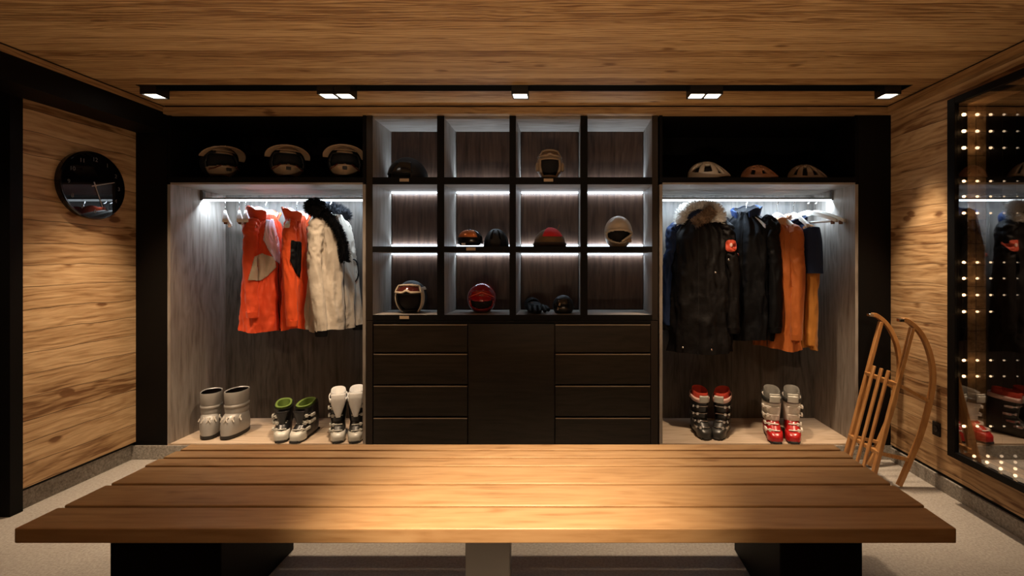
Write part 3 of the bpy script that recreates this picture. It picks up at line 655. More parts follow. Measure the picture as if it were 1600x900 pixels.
def jacket(px, Y, ztop, zbot, yaw, W, D, label, group, mbody, msleeve, seed, slv=0.60, flare=1.08, sr=0.062, mcuff=None, opening=0.0, name='winter_jacket', arm=0.03, armf=-0.03, msl2=None, liner=None):
    X = (px-CX)*Y/F; Ln = ztop-zbot
    t = thing(name, label, 'jacket', (X, Y, zbot), yaw, group)
    NS, NR = 110, 70
    def ring(v):
        z = Ln*v
        if v < 0.70: w = W*(flare-(flare-0.98)*v/0.70)*0.96; d = D*(1+0.7*(flare-1)*(1-v/0.70))
        else:
            q = (v-0.70)/0.30
            w = W*(0.94+0.06*math.sin(q*math.pi*0.5)) if q < 0.55 else W*(0.99-0.72*((q-0.55)/0.45)**1.35)
            d = D*(1-0.42*q**1.6)
        out = []
        for k in range(NS):
            a = 2*math.pi*k/NS; c, s = math.cos(a), math.sin(a)
            x = w*math.copysign(abs(c)**0.82, c); y = d*math.copysign(abs(s)**0.88, s)
            # folds: long vertical ones, plus bunching
            lowv = 1-v
            drape = 0.009*math.sin(a*7+seed*2+2.5*nz3((c+seed, s, z*1.5)))*(0.25+lowv)
            crease = abs(nz3((c*3+seed, s*3, z*5+a*0.6)))*0.030+abs(nz3((c*7+seed, s*7, z*13)))*0.010
            fo = drape-crease+0.010+0.012*nz3((c*1.3, s*1.3+seed, z*3))
            if s < -0.9 and abs(c) < 0.08: fo -= 0.006
            nx, ny = x/(w*w), y/(d*d); q_ = math.hypot(nx, ny) or 1
            out.append(Vector((x+fo*nx/q_, y+fo*ny/q_, z+(0.006*math.sin(a*3+seed)+0.018*nz3((c+seed, s, 0)))*(1-v)**3)))
        return out
    m = MB(); rings = [ring(i/NR) for i in range(NR+1)]
    hem = [p*1.0 for p in rings[0]]
    inner = [Vector((p.x*0.9, p.y*0.85, p.z+0.03)) for p in rings[0]]
    m.loft([inner]+rings); m.build('body', mbody, t, angle=75)
    for s in (-1, 1):
        p0 = Vector((s*W*0.66, 0, Ln*0.945)); p1 = Vector((s*(W+arm*0.7), armf*0.3, Ln*0.915-slv*0.45)); p2 = Vector((s*(W+arm*0.8), armf, Ln*0.915-slv))
        pts = bez([tuple(p0), (s*W*0.94, 0, Ln*0.895), tuple(p0.lerp(p1, 0.5)+Vector((s*0.020, 0, 0.0))), tuple(p1), tuple(p2)], 64)
        n = len(pts); rad = [sr*(0.45+0.55*min(1, i/n/0.28)**0.7)*(1.06-0.30*(i/n)) for i in range(n)]
        fn = lambda u, a, s=s: 1-0.42*abs(nz3((math.cos(a)*1.6+seed*1.3+s, math.sin(a)*1.6, u*13)))+0.10*nz3((math.cos(a)+s, math.sin(a)+seed, u*5))+0.05
        MB().tube(pts, rad, 34, 0.80, up=(0, 1, 0), fn=fn).build('sleeve', (msl2 if (msl2 and s > 0) else msleeve), t, angle=75)
        MB().tube([p2+Vector((0, 0, 0.006)), p2+Vector((0, 0, -0.012)), p2+Vector((0, 0, -0.035))], [sr*0.74, sr*0.72, sr*0.66], 20, 0.85, up=(0, 1, 0)).build('cuff', mcuff or msleeve, t)
    # zip
    m = MB()
    zp = [min(r, key=lambda p: (abs(p.x) if p.y < 0 else 9)) for r in rings[:63]]
    m.tube([Vector((0.002, p.y-0.001, p.z)) for p in zp], 0.0032, 6); m.build('zip', m_blackmetal, t)
    t['_L'] = Ln
    return t, Ln, W, D
def collar(t, L, mat, r=0.075, h=0.09, open_=0.5, flare=0.03, mlin=None):
    def f(u, v):
        a = -math.pi/2+open_/2+(2*math.pi-open_)*u
        rr = r*(1.0-0.0*v)+flare*v
        return Vector((rr*1.05*math.cos(a), rr*0.8*math.sin(a)+0.0, L-0.05+h*v*(0.85+0.25*math.sin(a))+0.006*math.sin(a*7)))
    MB().grid(f, 36, 8).build('collar', mat, t, solid=0.009, angle=70)
    if mlin:
        def g(u, v):
            p = f(u, v); return Vector((p.x*0.84, p.y*0.82, p.z-0.002))
        MB().grid(g, 36, 8).build('collar_lining', mlin, t, solid=0.003, angle=70)
def hood(t, L, mat, r=(0.12, 0.11, 0.11), c=(0, 0.09, 0)):
    def f(u, v):
        a = 2*math.pi*u; e = -math.pi/2+math.pi*v
        p = Vector((r[0]*math.cos(e)*math.cos(a), r[1]*math.cos(e)*math.sin(a), r[2]*math.sin(e)))
        p *= 1+0.08*nz3(p*9+Vector((L, 0, 0)))*2
        return p+Vector((c[0], c[1], L+c[2]))
    MB().grid(f, 32, 18, wrap=True).build('hood', mat, t, angle=80)
def patch(t, name, mat, poly, base, T, thick=0.006, bevel=0.002):
    """flat sewn piece; poly in local 2d, T = 3x3 (columns right, up, normal)"""
    m = MB(); mt_ = Matrix.Translation(base) @ T.to_4x4(); m.prism(poly, 0, thick, mt_); return m.build(name, mat, t, bevel=bevel)
def frame3(nx):
    n = Vector(nx).normalized(); up = Vector((0, 0, 1)); r = up.cross(n).normalized(); u = n.cross(r)
    return Matrix((r, u, n)).transposed()
from mathutils.bvhtree import BVHTree
def inpoly(x, y, poly):
    c = False; j = len(poly)-1
    for i in range(len(poly)):
        xi, yi = poly[i]; xj, yj = poly[j]
        if (yi > y) != (yj > y) and x < (xj-xi)*(y-yi)/(yj-yi)+xi: c = not c
        j = i
    return c
def sewn(t, name, mat, poly, base, nrm, reach=0.15, off=0.004, thick=0.004, res=44):
    T = frame3(nrm); bm = bmesh.new()
    for ch in t.children_recursive:
        if ch.name.split('.')[0] in ('body', 'sleeve'): bm.from_mesh(ch.data)
    bvh = BVHTree.FromBMesh(bm); bm.free(); n = Vector(nrm).normalized(); base = Vector(base)
    xs = [p[0] for p in poly]; ys = [p[1] for p in poly]; x0, x1, y0, y1 = min(xs), max(xs), min(ys), max(ys)
    P_ = {}
    for i in range(res+1):
        for j in range(res+1):
            q = base+T @ Vector((x0+(x1-x0)*i/res, y0+(y1-y0)*j/res, 0))
            h = bvh.ray_cast(q+n*reach, -n, reach+0.12)
            P_[i, j] = h[0]+n*off if h[0] is not None else None
    # smooth the jumps a little so the cloth bridges folds
    m = MB(); V = {}
    for k_, p in P_.items():
        if p is not None: V[k_] = m.bm.verts.new(p)
    for i in range(res):
        for j in range(res):
            if inpoly(x0+(x1-x0)*(i+.5)/res, y0+(y1-y0)*(j+.5)/res, poly):
                q = [V.get(k_) for k_ in ((i, j), (i+1, j), (i+1, j+1), (i, j+1))]
                if None in q: continue
                if max((a.co-b.co).length for a in q for b in q) > 0.03: continue
                m.bm.faces.new(q)
    for v in list(m.bm.verts):
        if not v.link_faces: m.bm.verts.remove(v)
    return m.build(name, mat, t, solid=-thick, angle=80)
def ell(a, b, n=28, e=2.4):
    return [(a*math.copysign(abs(math.cos(t))**(2/e), math.cos(t)), b*math.copysign(abs(math.sin(t))**(2/e), math.sin(t))) for t in [2*math.pi*k/n for k in range(n)]]
cloth = lambda n, c, r=0.65, **k: plain(n, c, r, bump=0.7, bscale=13, bdist=0.012, var=k.pop('var', 0.06), sheen=k.pop('sheen', 0.1), **k)
m_org = cloth('orange_nylon', (0.70, 0.065, 0.008)); m_org2 = cloth('bright_orange_nylon', (0.78, 0.085, 0.008))
m_orgR = cloth('burnt_orange_nylon', (0.48, 0.12, 0.014)); m_ylw = cloth('amber_nylon', (0.46, 0.175, 0.018)); m_peach = cloth('peach_nylon', (0.62, 0.32, 0.17))
m_navy = cloth('navy_nylon', (0.012, 0.024, 0.070), 0.6, sheen=0, spec=0.2); m_dark = cloth('blackened_brown_nylon', (0.005, 0.004, 0.004), 0.55, sheen=0, spec=0.18); m_blk = cloth('black_nylon', (0.004, 0.004, 0.005), 0.6, sheen=0, spec=0.15)
m_cream = cloth('cream_cotton', (0.44, 0.38, 0.31)); m_lil = cloth('pale_lilac_lining', (0.62, 0.58, 0.66)); m_grayp = cloth('warm_grey_panel', (0.42, 0.33, 0.24))
m_bfur = plain('black_fur', (0.004, 0.004, 0.005), 0.9, spec=0.1); m_wfur = plain('pale_fur', (0.78, 0.76, 0.72), 0.85); m_brfur = plain('brown_fur', (0.24, 0.16, 0.10), 0.85)
m_badge = plain('red_badge', (0.55, 0.07, 0.03), 0.6)

def hung(px, rz, label, group, sc=0.7):
    h_ = hanger(px, rz, label, group, False, False); h_.scale = (sc, 1, 1.22); return h_
GL, GR = 'jackets hanging in the left wardrobe', 'jackets hanging in the right wardrobe'
HG = 'hangers carrying jackets'
# --- orange jacket 1
hung(415, R(86), 'white hanger inside the red-orange jacket', HG)
t, L, W, D = jacket(413, 3.51, 1.655, 0.822, R(84), 0.128, 0.105, 'red-orange ski jacket with pale panel, leftmost garment on the left rail', GL, m_org, m_org, 1.3, slv=0.62, sr=0.056, flare=1.22)
collar(t, L, m_org, 0.078, 0.10, 1.3, 0.035, m_lil)
CN = (-0.79, -0.616, 0)
sewn(t, 'chest_panel', m_grayp, [(-0.080, -0.10), (-0.01, -0.105), (0.03, -0.075), (0.085, -0.01), (0.072, 0.055), (0.0, 0.085), (-0.045, 0.06)], (-0.10, -0.06, L*0.56), CN)
sewn(t, 'front_lining', m_lil, [(-0.03, -0.02), (0.035, -0.16), (0.072, -0.19), (0.070, -0.04), (0.03, 0.13), (-0.012, 0.12)], (-0.04, -0.06, L*0.80), CN)
# --- orange jacket 2
hung(463, R(90), 'white hanger inside the brighter orange jacket', HG)
t, L, W, D = jacket(464, 3.51, 1.650, 0.835, R(91), 0.098, 0.080, 'bright orange ski jacket with black chest panel, second garment on the left rail', GL, m_org2, m_org2, 4.1, slv=0.68, sr=0.052)
collar(t, L, m_org2, 0.070, 0.095, 1.2, 0.035, m_lil)
sewn(t, 'side_panel', m_blk, [(-0.05, -0.05), (-0.02, -0.13), (0.015, -0.17), (0.03, -0.02), (0.025, 0.08), (-0.045, 0.09)], (-0.09, -0.05, L*0.66), CN)
# --- cream parka
hung(516, R(75), 'white hanger inside the cream parka', HG)
t, L, W, D = jacket(517, 3.47, 1.650, 0.845, R(72), 0.138, 0.110, 'cream parka with black fur collar hanging beside the cubbies', GL, m_cream, m_cream, 7.7, slv=0.735, sr=0.060, flare=1.35, mcuff=m_blk, arm=0.045, armf=-0.085)
hood(t, L, m_cream, (0.08, 0.075, 0.06), (0, 0.04, -0.035))
fc = [(-0.10+0.0, -0.03, L-0.005), (-0.115, 0.03, L+0.030), (-0.075, 0.09, L+0.058), (0.0, 0.10, L+0.064), (0.075, 0.09, L+0.058), (0.115, 0.03, L+0.030), (0.10, -0.03, L-0.005)]
fur_tube(bez(fc, 36), 0.044, 2800, 0.028, 5).build('fur_collar', m_bfur, t)
fur_tube(bez([(-0.09, -0.04, L+0.0), (-0.07, -0.11, L-0.09), (-0.045, -0.145, L-0.20), (-0.030, -0.15, L-0.33)], 24), 0.028, 1300, 0.022, 6).build('fur_front_trim', m_bfur, t)
CP = (-0.72, -0.69, 0)
pb = (W+0.020, -0.050, L*0.50)
sewn(t, 'pocket_piping', m_blk, ell(0.042, 0.088), pb, CP, reach=0.07, off=0.003)
sewn(t, 'sleeve_pocket', m_cream, ell(0.034, 0.079), pb, CP, reach=0.07, off=0.008)
# --- dark parka with pale fur hood
hung(1094, R(-22), 'white hanger inside the long dark parka', HG)
t, L, W, D = jacket(1094, 3.47, 1.640, 0.680, R(-22), 0.195, 0.125, 'long dark parka with pale fur hood, leftmost on the right rail', GR, m_dark, m_navy, 2.2, slv=0.70, sr=0.070, flare=1.18, arm=0.04, mcuff=m_dark, msl2=m_dark)  # sleeve on the left is navy: blue light put into its colour
hood(t, L, m_navy, (0.12, 0.10, 0.085), (0, 0.03, -0.02))
fur_tube(bez([(-0.125, -0.04, L-0.055), (-0.12, -0.02, L+0.02), (-0.06, 0.01, L+0.062), (0.0, 0.01, L+0.070), (0.07, 0.01, L+0.062), (0.125, -0.02, L+0.02), (0.125, -0.04, L-0.05)], 36), 0.036, 2600, 0.030, 9).build('fur_ruff', m_wfur, t)
fur_tube(bez([(-0.02, -0.085, L-0.055), (0.04, -0.09, L-0.015), (0.09, -0.075, L+0.03)], 12), 0.034, 1200, 0.022, 10).build('fur_lining', m_brfur, t)
o = sewn(t, 'badge', m_badge, ell(0.036, 0.040, e=3), (0.205, 0, L*0.775), (0.11, -0.99, 0), reach=0.2); lab(o, 'orange-red round badge')
sewn(t, 'badge_emblem', m_pinkw, ell(0.009, 0.013, 12), (0.205, 0, L*0.78), (0.11, -0.99, 0), reach=0.2, off=0.009, thick=0.002, res=14)
m = MB()
for x, y, z in ((0.20, -0.118, L*0.675), (0.115, -0.14, L*0.585), (-0.10, -0.14, 0.04), (0.09, -0.135, 0.035)): m.sphere((x, y, z), 0.0085, 12, 8)
m.build('snaps', m_chrome, t)
# --- black jacket
hung(1166, R(-40), 'white hanger inside the black jacket', HG)
t, L, W, D = jacket(1166, 3.54, 1.675, 0.76, R(-40), 0.185, 0.105, 'black hooded jacket between the long dark parka and the orange jacket', GR, m_blk, m_blk, 3.3, slv=0.74, sr=0.066, arm=0.035)
collar(t, L, m_navy, 0.080, 0.095, 0.9, 0.02, m_blk)
m = MB(); m.sphere((-0.02, -0.125, L*0.66), (0.012, 0.006, 0.014), 12, 8); m.build('logo_badge', m_badge, t)
# --- orange / peach jacket
hung(1214, R(-64), 'white hanger inside the burnt orange jacket', HG)
t, L, W, D = jacket(1214, 3.52, 1.610, 0.70, R(-64), 0.170, 0.095, 'burnt orange jacket with peach chest on the right rail', GR, m_orgR, m_orgR, 5.9, slv=0.72, sr=0.058, arm=0.02)
collar(t, L, m_peach, 0.075, 0.09, 0.7, 0.02, m_peach)
sewn(t, 'chest_panel', m_peach, [(-0.085, -0.14), (0.05, -0.18), (0.075, 0.08), (0.03, 0.12), (-0.08, 0.12)], (-0.06, -0.03, L*0.78), (-0.25, -0.97, 0), reach=0.2)
# --- navy / amber jacket
hung(1240, R(-70), 'white hanger inside the navy and amber jacket', HG)
t, L, W, D = jacket(1240, 3.55, 1.610, 0.70, R(-70), 0.165, 0.080, 'navy and amber jacket hanging next to the empty hangers', GR, m_ylw, m_ylw, 8.8, slv=0.76, sr=0.055, arm=0.02)
collar(t, L, m_navy, 0.07, 0.08, 0.7, 0.02, m_navy)
def yoke(u, v):
    a = 2*math.pi*u; q = v
    w = (W*1.06 if q < 0.5 else W*(1.06-0.70*((q-0.5)*2)**1.5)); d = D*(1.08-0.35*q)
    return Vector((w*math.copysign(abs(math.cos(a))**0.85, math.cos(a)), d*math.copysign(abs(math.sin(a))**0.9, math.sin(a)), L*(0.74+0.262*q)))
MB().grid(yoke, 40, 10, wrap=True).build('yoke', m_navy, t, solid=-0.006, angle=75)
for s in (-1, 1):
    p0 = Vector((s*W*0.88, 0, L*0.93)); p1 = Vector((s*(W+0.022), -0.008, L*0.915-0.30))
    MB().tube(bez([tuple(p0), tuple(p0.lerp(p1, 0.35)+Vector((s*0.012, 0, 0.01))), tuple(p1)], 16), [0.05, 0.068, 0.069, 0.068, 0.067, 0.067, 0.066, 0.066, 0.066, 0.066, 0.065, 0.065, 0.065, 0.065, 0.064, 0.064, 0.064], 20, 0.85, up=(0, 1, 0)).build('upper_sleeve', m_navy, t, angle=75)

# ------------------------------------------------------------------ helmets
def shell(m, r, hole=None, e0=-48, nu=88, nv=56, fn=None, zc=None):
    zc = -r[2]*math.sin(R(e0)) if zc is None else zc
    def f(u, v):
        az = -math.pi+2*math.pi*u; el = R(e0)+(math.pi/2-R(e0))*v
        p = Vector((r[0]*math.cos(el)*math.sin(az), -r[1]*math.cos(el)*math.cos(az), zc+r[2]*math.sin(el)))
        return fn(p, math.degrees(az), math.degrees(el)) if fn else p
    def keep(u, v):
        az = -180+360*u; el = e0+(90-e0)*v
        return not (hole and hole(az, el))
    return m.grid(f, nu, nv, keep, wrap=True)
def inside(m, r, zc, s=0.86): return m.sphere((0, 0, zc), (r[0]*s, r[1]*s, r[2]*s), 28, 18)
m_hblk = plain('gloss_black_shell', (0.008, 0.008, 0.009), 0.18); m_hmat = plain('matt_black_shell', (0.008, 0.008, 0.009), 0.55)
m_htan = plain('tan_shell', (0.36, 0.25, 0.16), 0.35); m_hcream = plain('cream_shell', (0.58, 0.48, 0.36), 0.32); m_hred = plain('gloss_red_shell', (0.26, 0.006, 0.010), 0.15, coat=0.4)
m_hbrown = plain('olive_brown_shell', (0.17, 0.10, 0.045), 0.5); m_hor = plain('burnt_orange_shell', (0.52, 0.25, 0.13), 0.35); m_foam = plain('dark_foam', (0.006, 0.005, 0.005), 0.9)
m_lensb = plain('dark_red_lens', (0.10, 0.02, 0.015), 0.12, 0.3); m_lenso = plain('orange_mirror_lens', (0.75, 0.26, 0.10), 0.22, 0.7)
def place(px, Y, z): return ((px-CX)*Y/F, Y, z)
def mx_helmet(px, Y, rz, label, s=1.0):
    t = thing('full_face_helmet', label, 'helmet', place(px, Y, ZS1), rz, 'full-face helmets above the left wardrobe'); t.scale = (s, s, s)
    r = (0.112, 0.135, 0.115); zc = 0.125
    def fn(p, az, el):
        if el < 0 and abs(az) < 75:
            k = min(1, -el/22)*(0.5+0.5*math.cos(R(az)*180/75)); p.y -= 0.055*k
        return p
    hole = lambda az, el: (abs(az) < 62 and -14+0.0*az < el < 30) or el < -60
    shell(MB(), r, lambda az, el: hole(az, el) or (el < 0 and abs(az) < 66), -62, fn=fn, zc=zc).build('shell', m_hmat, t, solid=0.012)
    shell(MB(), (r[0]*1.01, r[1]*1.01, r[2]*1.01), lambda az, el: el > -14-0.10*abs(az) + 0 or abs(az) > 68 or el < -58 or (abs(az) < 9 and -34 < el < -24), -62, fn=fn, zc=zc).build('chin_guard', m_htan, t, solid=0.014)
    inside(MB(), r, zc+0.004, 0.84).build('padding', m_foam, t)
    MB().box((0, -0.182, zc-0.060), (0.030, 0.012, 0.022)).build('mouth_vent', m_hmat, t, bevel=0.003)
    m = MB()
    for s_ in (-1, 1): m.tube([(s_*0.045, -0.180, zc-0.035), (s_*0.075, -0.150, zc-0.055), (s_*0.095, -0.105, zc-0.062)], 0.004, 8)
    m.build('side_vent', m_lensb, t)
    shell(MB(), (r[0]*1.02, r[1]*1.02, r[2]*1.02), lambda az, el: not (abs(az) < 34 and 31 < el < 47), -20, zc=zc).build('brow_vent', m_htan, t, solid=0.006)
    def peak(u, v):
        a = R(-72+144*u); rr = 0.118+0.068*v*math.cos(a)**0.6 if True else 0
        z = zc+0.088-0.060*(abs(a)/R(72))**1.9+0.012*v*math.cos(a)+ (0.016*(1-v))*math.cos(a)
        return Vector((rr*0.98*math.sin(a), -rr*math.cos(a)-0.010, z))
    m = MB(); m.grid(peak, 36, 10); m.build('peak', m_htan, t, solid=0.005)
    def crest(u, v):
        a = R(-60+120*u); b = R(38+34*v)
        return Vector((0.118*math.cos(b)*math.sin(a)*1.05, -0.142*math.cos(b)*math.cos(a), zc+0.124*math.sin(b)))
    MB().grid(crest, 24, 8).build('crown_panel', m_htan, t, solid=-0.004)
    return t
mx_helmet(342, 3.40, R(54), 'full-face helmet turned sideways with tan peak, leftmost above the left wardrobe', 0.97)
mx_helmet(449, 3.40, R(32), 'full-face helmet with tan peak, middle one above the left wardrobe', 0.97)
mx_helmet(539, 3.40, R(24), 'full-face helmet with tan peak, nearest the cubbies above the left wardrobe', 0.97)
G1 = 'helmets in the cubbies'
zr = [wz(277)+oz, wz(385)+oz, wz(492)+oz]
CYY = 3.40
# black helmet, top row first cubby
t = thing('black_helmet', 'low black helmet in the top left cubby', 'helmet', place(638, CYY, zr[0]), R(-25), G1)
r = (0.128, 0.145, 0.150); shell(MB(), r, lambda az, el: abs(az) < 55 and el < 8, -6, zc=0.016).build('shell', m_hmat, t, solid=0.01)
inside(MB(), (r[0], r[1], r[2]), 0.002, 0.0) if False else None
def dome(m, rx, ry, rz_, z0): 
    def f(u, v):
        a = 2*math.pi*u; e = math.pi/2*v
        return Vector((rx*math.cos(e)*math.cos(a), ry*math.cos(e)*math.sin(a), z0+rz_*math.sin(e)))
    return m.grid(f, 32, 14, wrap=True)
dome(MB(), 0.11, 0.125, 0.13, 0.002).build('padding', m_foam, t, solid=0.004)
shell(MB(), (0.131, 0.149, 0.153), lambda az, el: not (abs(az) < 58 and 8 < el < 40), -6, zc=0.016).build('visor', m_hblk, t, solid=0.004)
def goggles(t, r, zc, el0, el1, mfr, mlens, span=52, bump_=0.018, notch=True):
    rr = (r[0]*1.06, r[1]*1.06+bump_, r[2]*1.06)
    nose = lambda az: max(0, 1-abs(az)/13)*7 if notch else 0
    o_ = lambda az, el, p: abs(az) < span+p and el0-p+nose(az) < el < el1+p*0.7-0.0025*az*az*0.6
    shell(MB(), rr, lambda az, el: not o_(az, el, 3) or o_(az, el, -3.2), -30, 120, 90, zc=zc).build('goggle_frame', mfr, t, solid=-0.009)
    shell(MB(), (rr[0]*0.995, rr[1]*0.995, rr[2]*0.995), lambda az, el: not o_(az, el, -2.5), -30, 120, 90, zc=zc).build('goggle_lens', mlens, t, solid=0.003)
    shell(MB(), (r[0]*1.035, r[1]*1.035, r[2]*1.035), lambda az, el: not (abs(az) > span and (el0+el1)/2-6 < el < (el0+el1)/2+5), -30, 90, 70, zc=zc).build('goggle_strap', mfr, t, solid=-0.003)
# goggled brown helmet, top row third cubby
t = thing('goggled_helmet', 'brown helmet with goggles pushed up in the top row third cubby', 'helmet', place(859, CYY, zr[0]), R(3), G1)
r = (0.092, 0.115, 0.110); zc = 0.108
shell(MB(), r, lambda az, el: (abs(az) < 50 and -50 < el < 16), -66, zc=zc).build('shell', m_htan, t, solid=0.012)
inside(MB(), r, zc, 0.85).build('padding', m_foam, t)
goggles(t, r, zc, 22, 48, m_htan, m_hbrown, 46)
for s in (-1, 1): MB().sphere((s*0.088, -0.03, zc-0.015), (0.014, 0.03, 0.034), 16, 10).build('ear_pad', m_htan, t)
# cream full face, row 2, 4th
t = thing('full_face_helmet', 'cream full-face helmet in the middle row right-hand cubby', 'helmet', place(966, CYY, zr[1]), R(-2), G1)
r = (0.098, 0.12, 0.118); zc = 0.100
def fnc(p, az, el):
    if el < -18 and abs(az) < 70: p.y -= 0.02*math.cos(R(az)*90/70)
    return p
shell(MB(), r, lambda az, el: abs(az) < 60 and -40+0.006*az*az < el < 4-0.002*az*az, -60, fn=fnc, zc=zc).build('shell', m_hcream, t, solid=0.010)
inside(MB(), r, zc, 0.83).build('padding', m_foam, t)
m = MB(); m.tube([(0.092, -0.05, zc-0.01), (0.06, -0.112, zc-0.035), (0.015, -0.130, zc-0.065)], [0.007, 0.009, 0.006], 8); m.build('chin_strap', m_hcream, t)
MB().box((0.066, -0.108, zc-0.058), (0.03, 0.014, 0.028)).build('strap_buckle', m_brfur, t, bevel=0.004)
shell(MB(), (r[0]*1.02, r[1]*1.02, r[2]*1.02), lambda az, el: not (abs(az) < 66 and 4-0.002*az*az < el < 11-0.002*az*az), -60, zc=zc).build('brim', m_hcream, t, solid=-0.005)
# row 3, 1st: black helmet, white goggles
t = thing('goggled_helmet', 'black helmet with white-framed goggles in the bottom left cubby', 'helmet', place(643, CYY, zr[2]), R(4), G1)
r = (0.104, 0.125, 0.115); zc = 0.108
shell(MB(), r, lambda az, el: (abs(az) < 54 and -52 < el < 12), -66, zc=zc).build('shell', m_hmat, t, solid=0.012)
inside(MB(), r, zc, 0.85).build('padding', m_foam, t)
goggles(t, r, zc, 18, 44, m_hcream, m_lensb, 50)
for A0, A1 in ((50, 66), (-58, -52)): shell(MB(), (r[0]*1.03, r[1]*1.03, r[2]*1.03), lambda az, el: not (A0 < az < A1 and -58 < el < 34), -66, 120, zc=zc).build('face_rim', m_hcream, t, solid=-0.006)
# row 3, 2nd: red
t = thing('full_face_helmet', 'glossy red full-face helmet in the bottom row second cubby', 'helmet', place(753, CYY, zr[2]), R(8), G1)
r = (0.102, 0.118, 0.108); zc = 0.100
shell(MB(), r, lambda az, el: abs(az) < 55 and -44+0.005*az*az < el < -10+0.12*abs(az), -62, zc=zc).build('shell', m_hred, t, solid=0.01)
inside(MB(), r, zc, 0.86).build('padding', m_foam, t)
shell(MB(), (r[0]*1.03, r[1]*1.03, r[2]*1.03), lambda az, el: not (abs(az) < 46-0.5*abs(el-12) and -8+0.12*abs(az) < el < 30), -62, zc=zc).build('visor', m_hred, t, solid=-0.005)
m = MB(); m.tube([(-0.085, -0.075, zc+0.01), (-0.055, -0.112, zc+0.028), (0, -0.128, zc+0.048), (0.055, -0.112, zc+0.028), (0.085, -0.075, zc+0.01)], 0.0035, 8); m.build('visor_ridge', m_redliner, t)
# row 2, 3rd: red cap on brown
t = thing('beanie', 'red and olive brown fabric cap in the middle row third cubby', 'hat', place(859, CYY, zr[1]), R(6), None)
dome(MB(), 0.110, 0.113, 0.112, 0.018).build('crown', cloth('olive_brown_wool', (0.15, 0.085, 0.035), 0.9), t, solid=0.006)
shell(MB(), (0.112, 0.115, 0.114), lambda az, el: not (-34 < az < 52 and 28 < el < 82) , -5, zc=0.018).build('front_panel', cloth('red_wool', (0.62, 0.01, 0.015), 0.9), t, solid=-0.006)
m = MB(); m.tube([(0.100*math.cos(a), 0.103*math.sin(a), 0.018) for a in [2*math.pi*k/32 for k in range(32)]], 0.018, 10, closed=True); m.build('rolled_brim', cloth('dark_brown_wool', (0.035, 0.02, 0.012), 0.9), t)
m = MB(); m.tube([(0.05, -0.02, 0.115), (0.06, -0.03, 0.145), (0.066, -0.035, 0.155)], 0.004, 8); m.build('tab', m_hbrown, t)
# row 2, 2nd: goggles with orange lens, and black vented helmet
t = thing('ski_goggles', 'black ski goggles with orange mirrored lens in the middle row second cubby', 'goggles', place(734, 3.34, zr[1]), R(-14), None)
r = (0.088, 0.07, 0.068)
shell(MB(), r, lambda az, el: abs(az) < 58 and 8 < el < 62, -40, 90, 70, zc=0.055).build('frame', m_hblk, t, solid=0.010)
shell(MB(), (r[0]*0.98, r[1]*0.98, r[2]*0.98), lambda az, el: not (abs(az) < 60 and 6 < el < 64), -40, zc=0.055).build('lens', m_lenso, t, solid=0.004)
m = MB(); m.tube([(0.09*math.cos(a), 0.075*math.sin(a), 0.03+0.01*math.sin(a)) for a in [math.pi*k/16 for k in range(17)]], 0.010, 8, 0.4); m.build('strap', m_hmat, t)
MB().box((-0.012, -0.073, 0.016), (0.026, 0.012, 0.015)).build('buckle', m_white, t, bevel=0.003)
t = thing('black_helmet', 'black ridged helmet beside the orange-lensed goggles', 'helmet', place(775, 3.40, zr[1]), R(20), G1)
def rid(p, az, el): return Vector((p.x, p.y, p.z))*(1+0.035*math.cos(R(az)*9)*math.cos(R(el)))
shell(MB(), (0.085, 0.110, 0.118), lambda az, el: 20 < el < 66 and (az+180) % 45 < 12, -4, 120, 50, fn=rid, zc=0.010).build('shell', m_hmat, t, solid=0.008)
dome(MB(), 0.078, 0.10, 0.105, 0.004).build('padding', m_foam, t, solid=0.003)
# row 3, 3rd: gloves / goggles
t = thing('ski_glove', 'bulky black ski glove lying in the bottom row third cubby', 'glove', place(836, 3.36, zr[2]), R(12), None)
m = MB(); m.sphere((0, 0.02, 0.040), (0.062, 0.075, 0.038), 24, 14, fn=lambda p: p*(1+0.10*nz3(p*22)))
m.build('palm', m_blk, t, angle=80)
for k in range(4): MB().tube([(-0.045+0.030*k, -0.03, 0.045), (-0.050+0.033*k, -0.075, 0.045-0.004*abs(k-1.5)), (-0.053+0.035*k, -0.105-0.008*(1.5-abs(k-1.5)), 0.020)], [0.018, 0.017, 0.012], 12).build('finger', m_blk, t, angle=80)
MB().tube([(0.05, 0.03, 0.035), (0.082, 0.0, 0.032), (0.088, -0.035, 0.022)], [0.02, 0.018, 0.013], 12).build('thumb', m_blk, t, angle=80)
MB().tube([(0, 0.07, 0.045), (0, 0.125, 0.048), (0, 0.15, 0.046)], [0.045, 0.05, 0.052], 20, 1.1).build('cuff', m_blk, t, angle=80)
MB().box((-0.028, -0.045, 0.076), (0.018, 0.008, 0.006), Matrix.Rotation(R(30), 3, 'Z')).build('emblem', m_steel, t, bevel=0.001)
t = thing('ski_goggles', 'black ski goggles with shiny clasps in the bottom row third cubby', 'goggles', place(880, 3.35, zr[2]), R(-15), None)
r = (0.072, 0.065, 0.075)
shell(MB(), r, lambda az, el: abs(az) < 55 and -12 < el < 42, -40, 90, 70, zc=0.050).build('frame', m_hmat, t, solid=0.010)
shell(MB(), (r[0]*0.98, r[1]*0.98, r[2]*0.98), lambda az, el: not (abs(az) < 57 and -14 < el < 44), -40, zc=0.050).build('lens', m_hblk, t, solid=0.004)
MB().tube([(0.07*math.cos(a), 0.10*math.sin(a), 0.04) for a in [math.pi*k/16 for k in range(17)]], 0.013, 8, 0.35).build('strap', m_hmat, t)
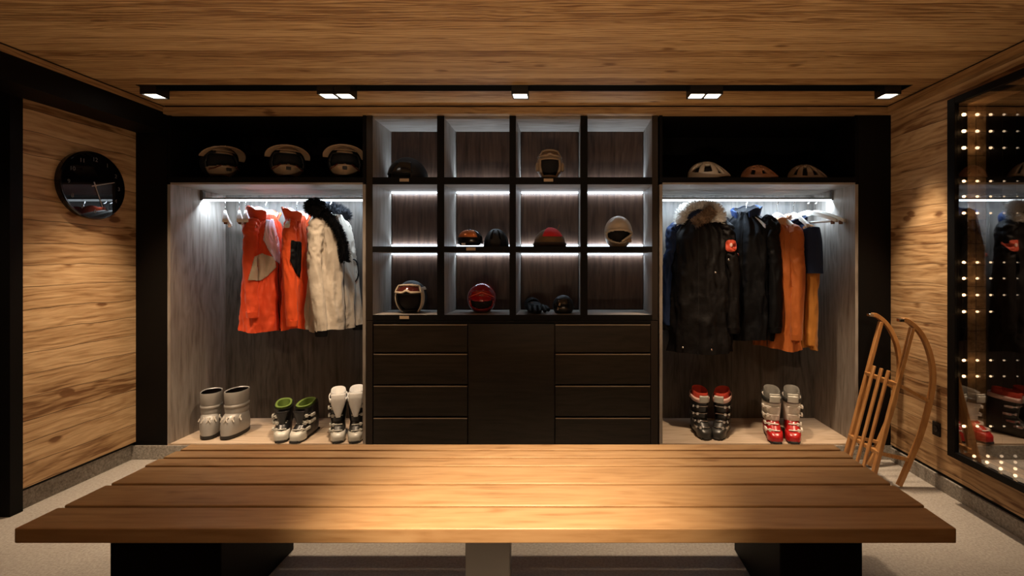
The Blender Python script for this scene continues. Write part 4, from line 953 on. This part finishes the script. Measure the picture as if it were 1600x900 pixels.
for x, z, mm in ((-0.018, 0.036, m_chrome), (-0.006, 0.066, m_htan)): MB().box((x, -0.070, z), (0.012, 0.010, 0.022), Matrix.Rotation(R(20), 3, 'Y')).build('clasp', mm, t, bevel=0.002)
# bicycle helmets above the right wardrobe
def bike(px, Y, rz, label, mat, s, vents, mt2):
    t = thing('bicycle_helmet', label, 'helmet', place(px, Y, ZS1), rz, 'bicycle helmets above the right wardrobe'); t.scale = (s, s, s)
    r = (0.090, 0.135, 0.110)
    def fn(p, az, el):
        k = (p.y+r[1])/(2*r[1]); p.z *= 1.0+0.10*k; p.z += 0.014*math.cos(R(az)*2)*(1-el/90)
        q = max(0.0, -p.y/r[1]); p.z = 0.02+(p.z-0.02)*(1-0.55*q*q); p.y *= 1+0.16*q
        return p*(1+0.02*math.cos(R(az)*6))
    shell(MB(), r, vents, -2, 110, 60, fn=fn, zc=0.022).build('shell', mat, t, solid=0.020)
    dome(MB(), 0.072, 0.112, 0.090, 0.008).build('padding', m_foam, t, solid=0.003)
    m = MB(); 
    for q in (-1, 1): m.tube([(q*0.07, -0.03, 0.03), (q*0.055, -0.04, -0.0+0.006), (q*0.02, -0.06, 0.006)], 0.003, 6)
    m.build('strap', mt2, t)
    return t
def v1(az, el):
    a = abs(az)
    return (12 < el < 78 and ((10 < a < 24 and 16 < el < 62) or (38 < a < 56 and 14 < el < 56) or (72 < a < 98 and 22 < el < 60) or (115 < a < 150 and 18 < el < 58)))
def v2(az, el):
    return ((az+195) % 42 < 15 and 20 < el < 44) or ((az+170) % 50 < 17 and 52 < el < 70)
def v3(az, el):
    a = abs(az); return (14 < el < 68 and (a % 36) > 20 and a < 160)
bike(1105, 3.40, R(70), 'cream bicycle helmet with long dark vents, leftmost of three above the right wardrobe', m_hcream, 0.98, v1, m_hmat)
bike(1184, 3.42, R(60), 'peach-brown bicycle helmet with small vents, middle of three', m_hor, 0.84, v2, m_hmat)
bike(1259, 3.42, R(75), 'cream and brown bicycle helmet with wide vents, rightmost of three', m_htan, 0.86, v3, m_hmat)

# ------------------------------------------------------------------ camera and output look
cam = bpy.data.cameras.new('camera'); co = bpy.data.objects.new('camera', cam); C.objects.link(co)
co.location = (0, 0, H); co.rotation_euler = (R(90), 0, 0); cam.sensor_width = 36; cam.lens = 36*F/1600
cam.shift_x = -(CX-800)/1600; cam.shift_y = -(450-CY)/1600; cam.clip_start = 0.05
scn.camera = co
w = bpy.data.worlds.new('world'); scn.world = w; w.use_nodes = True; w.node_tree.nodes['Background'].inputs[0].default_value = (0, 0, 0, 1); w.node_tree.nodes['Background'].inputs[1].default_value = 0.0
vs = scn.view_settings; vs.view_transform = 'Standard'; vs.look = 'None'; vs.gamma = 1; vs.exposure = 0.0; vs.use_curve_mapping = False
scn.cycles.use_denoising = True; scn.cycles.max_bounces = 8; scn.cycles.diffuse_bounces = 4; scn.cycles.glossy_bounces = 4; scn.cycles.transparent_max_bounces = 8
scn.cycles.sample_clamp_indirect = 4
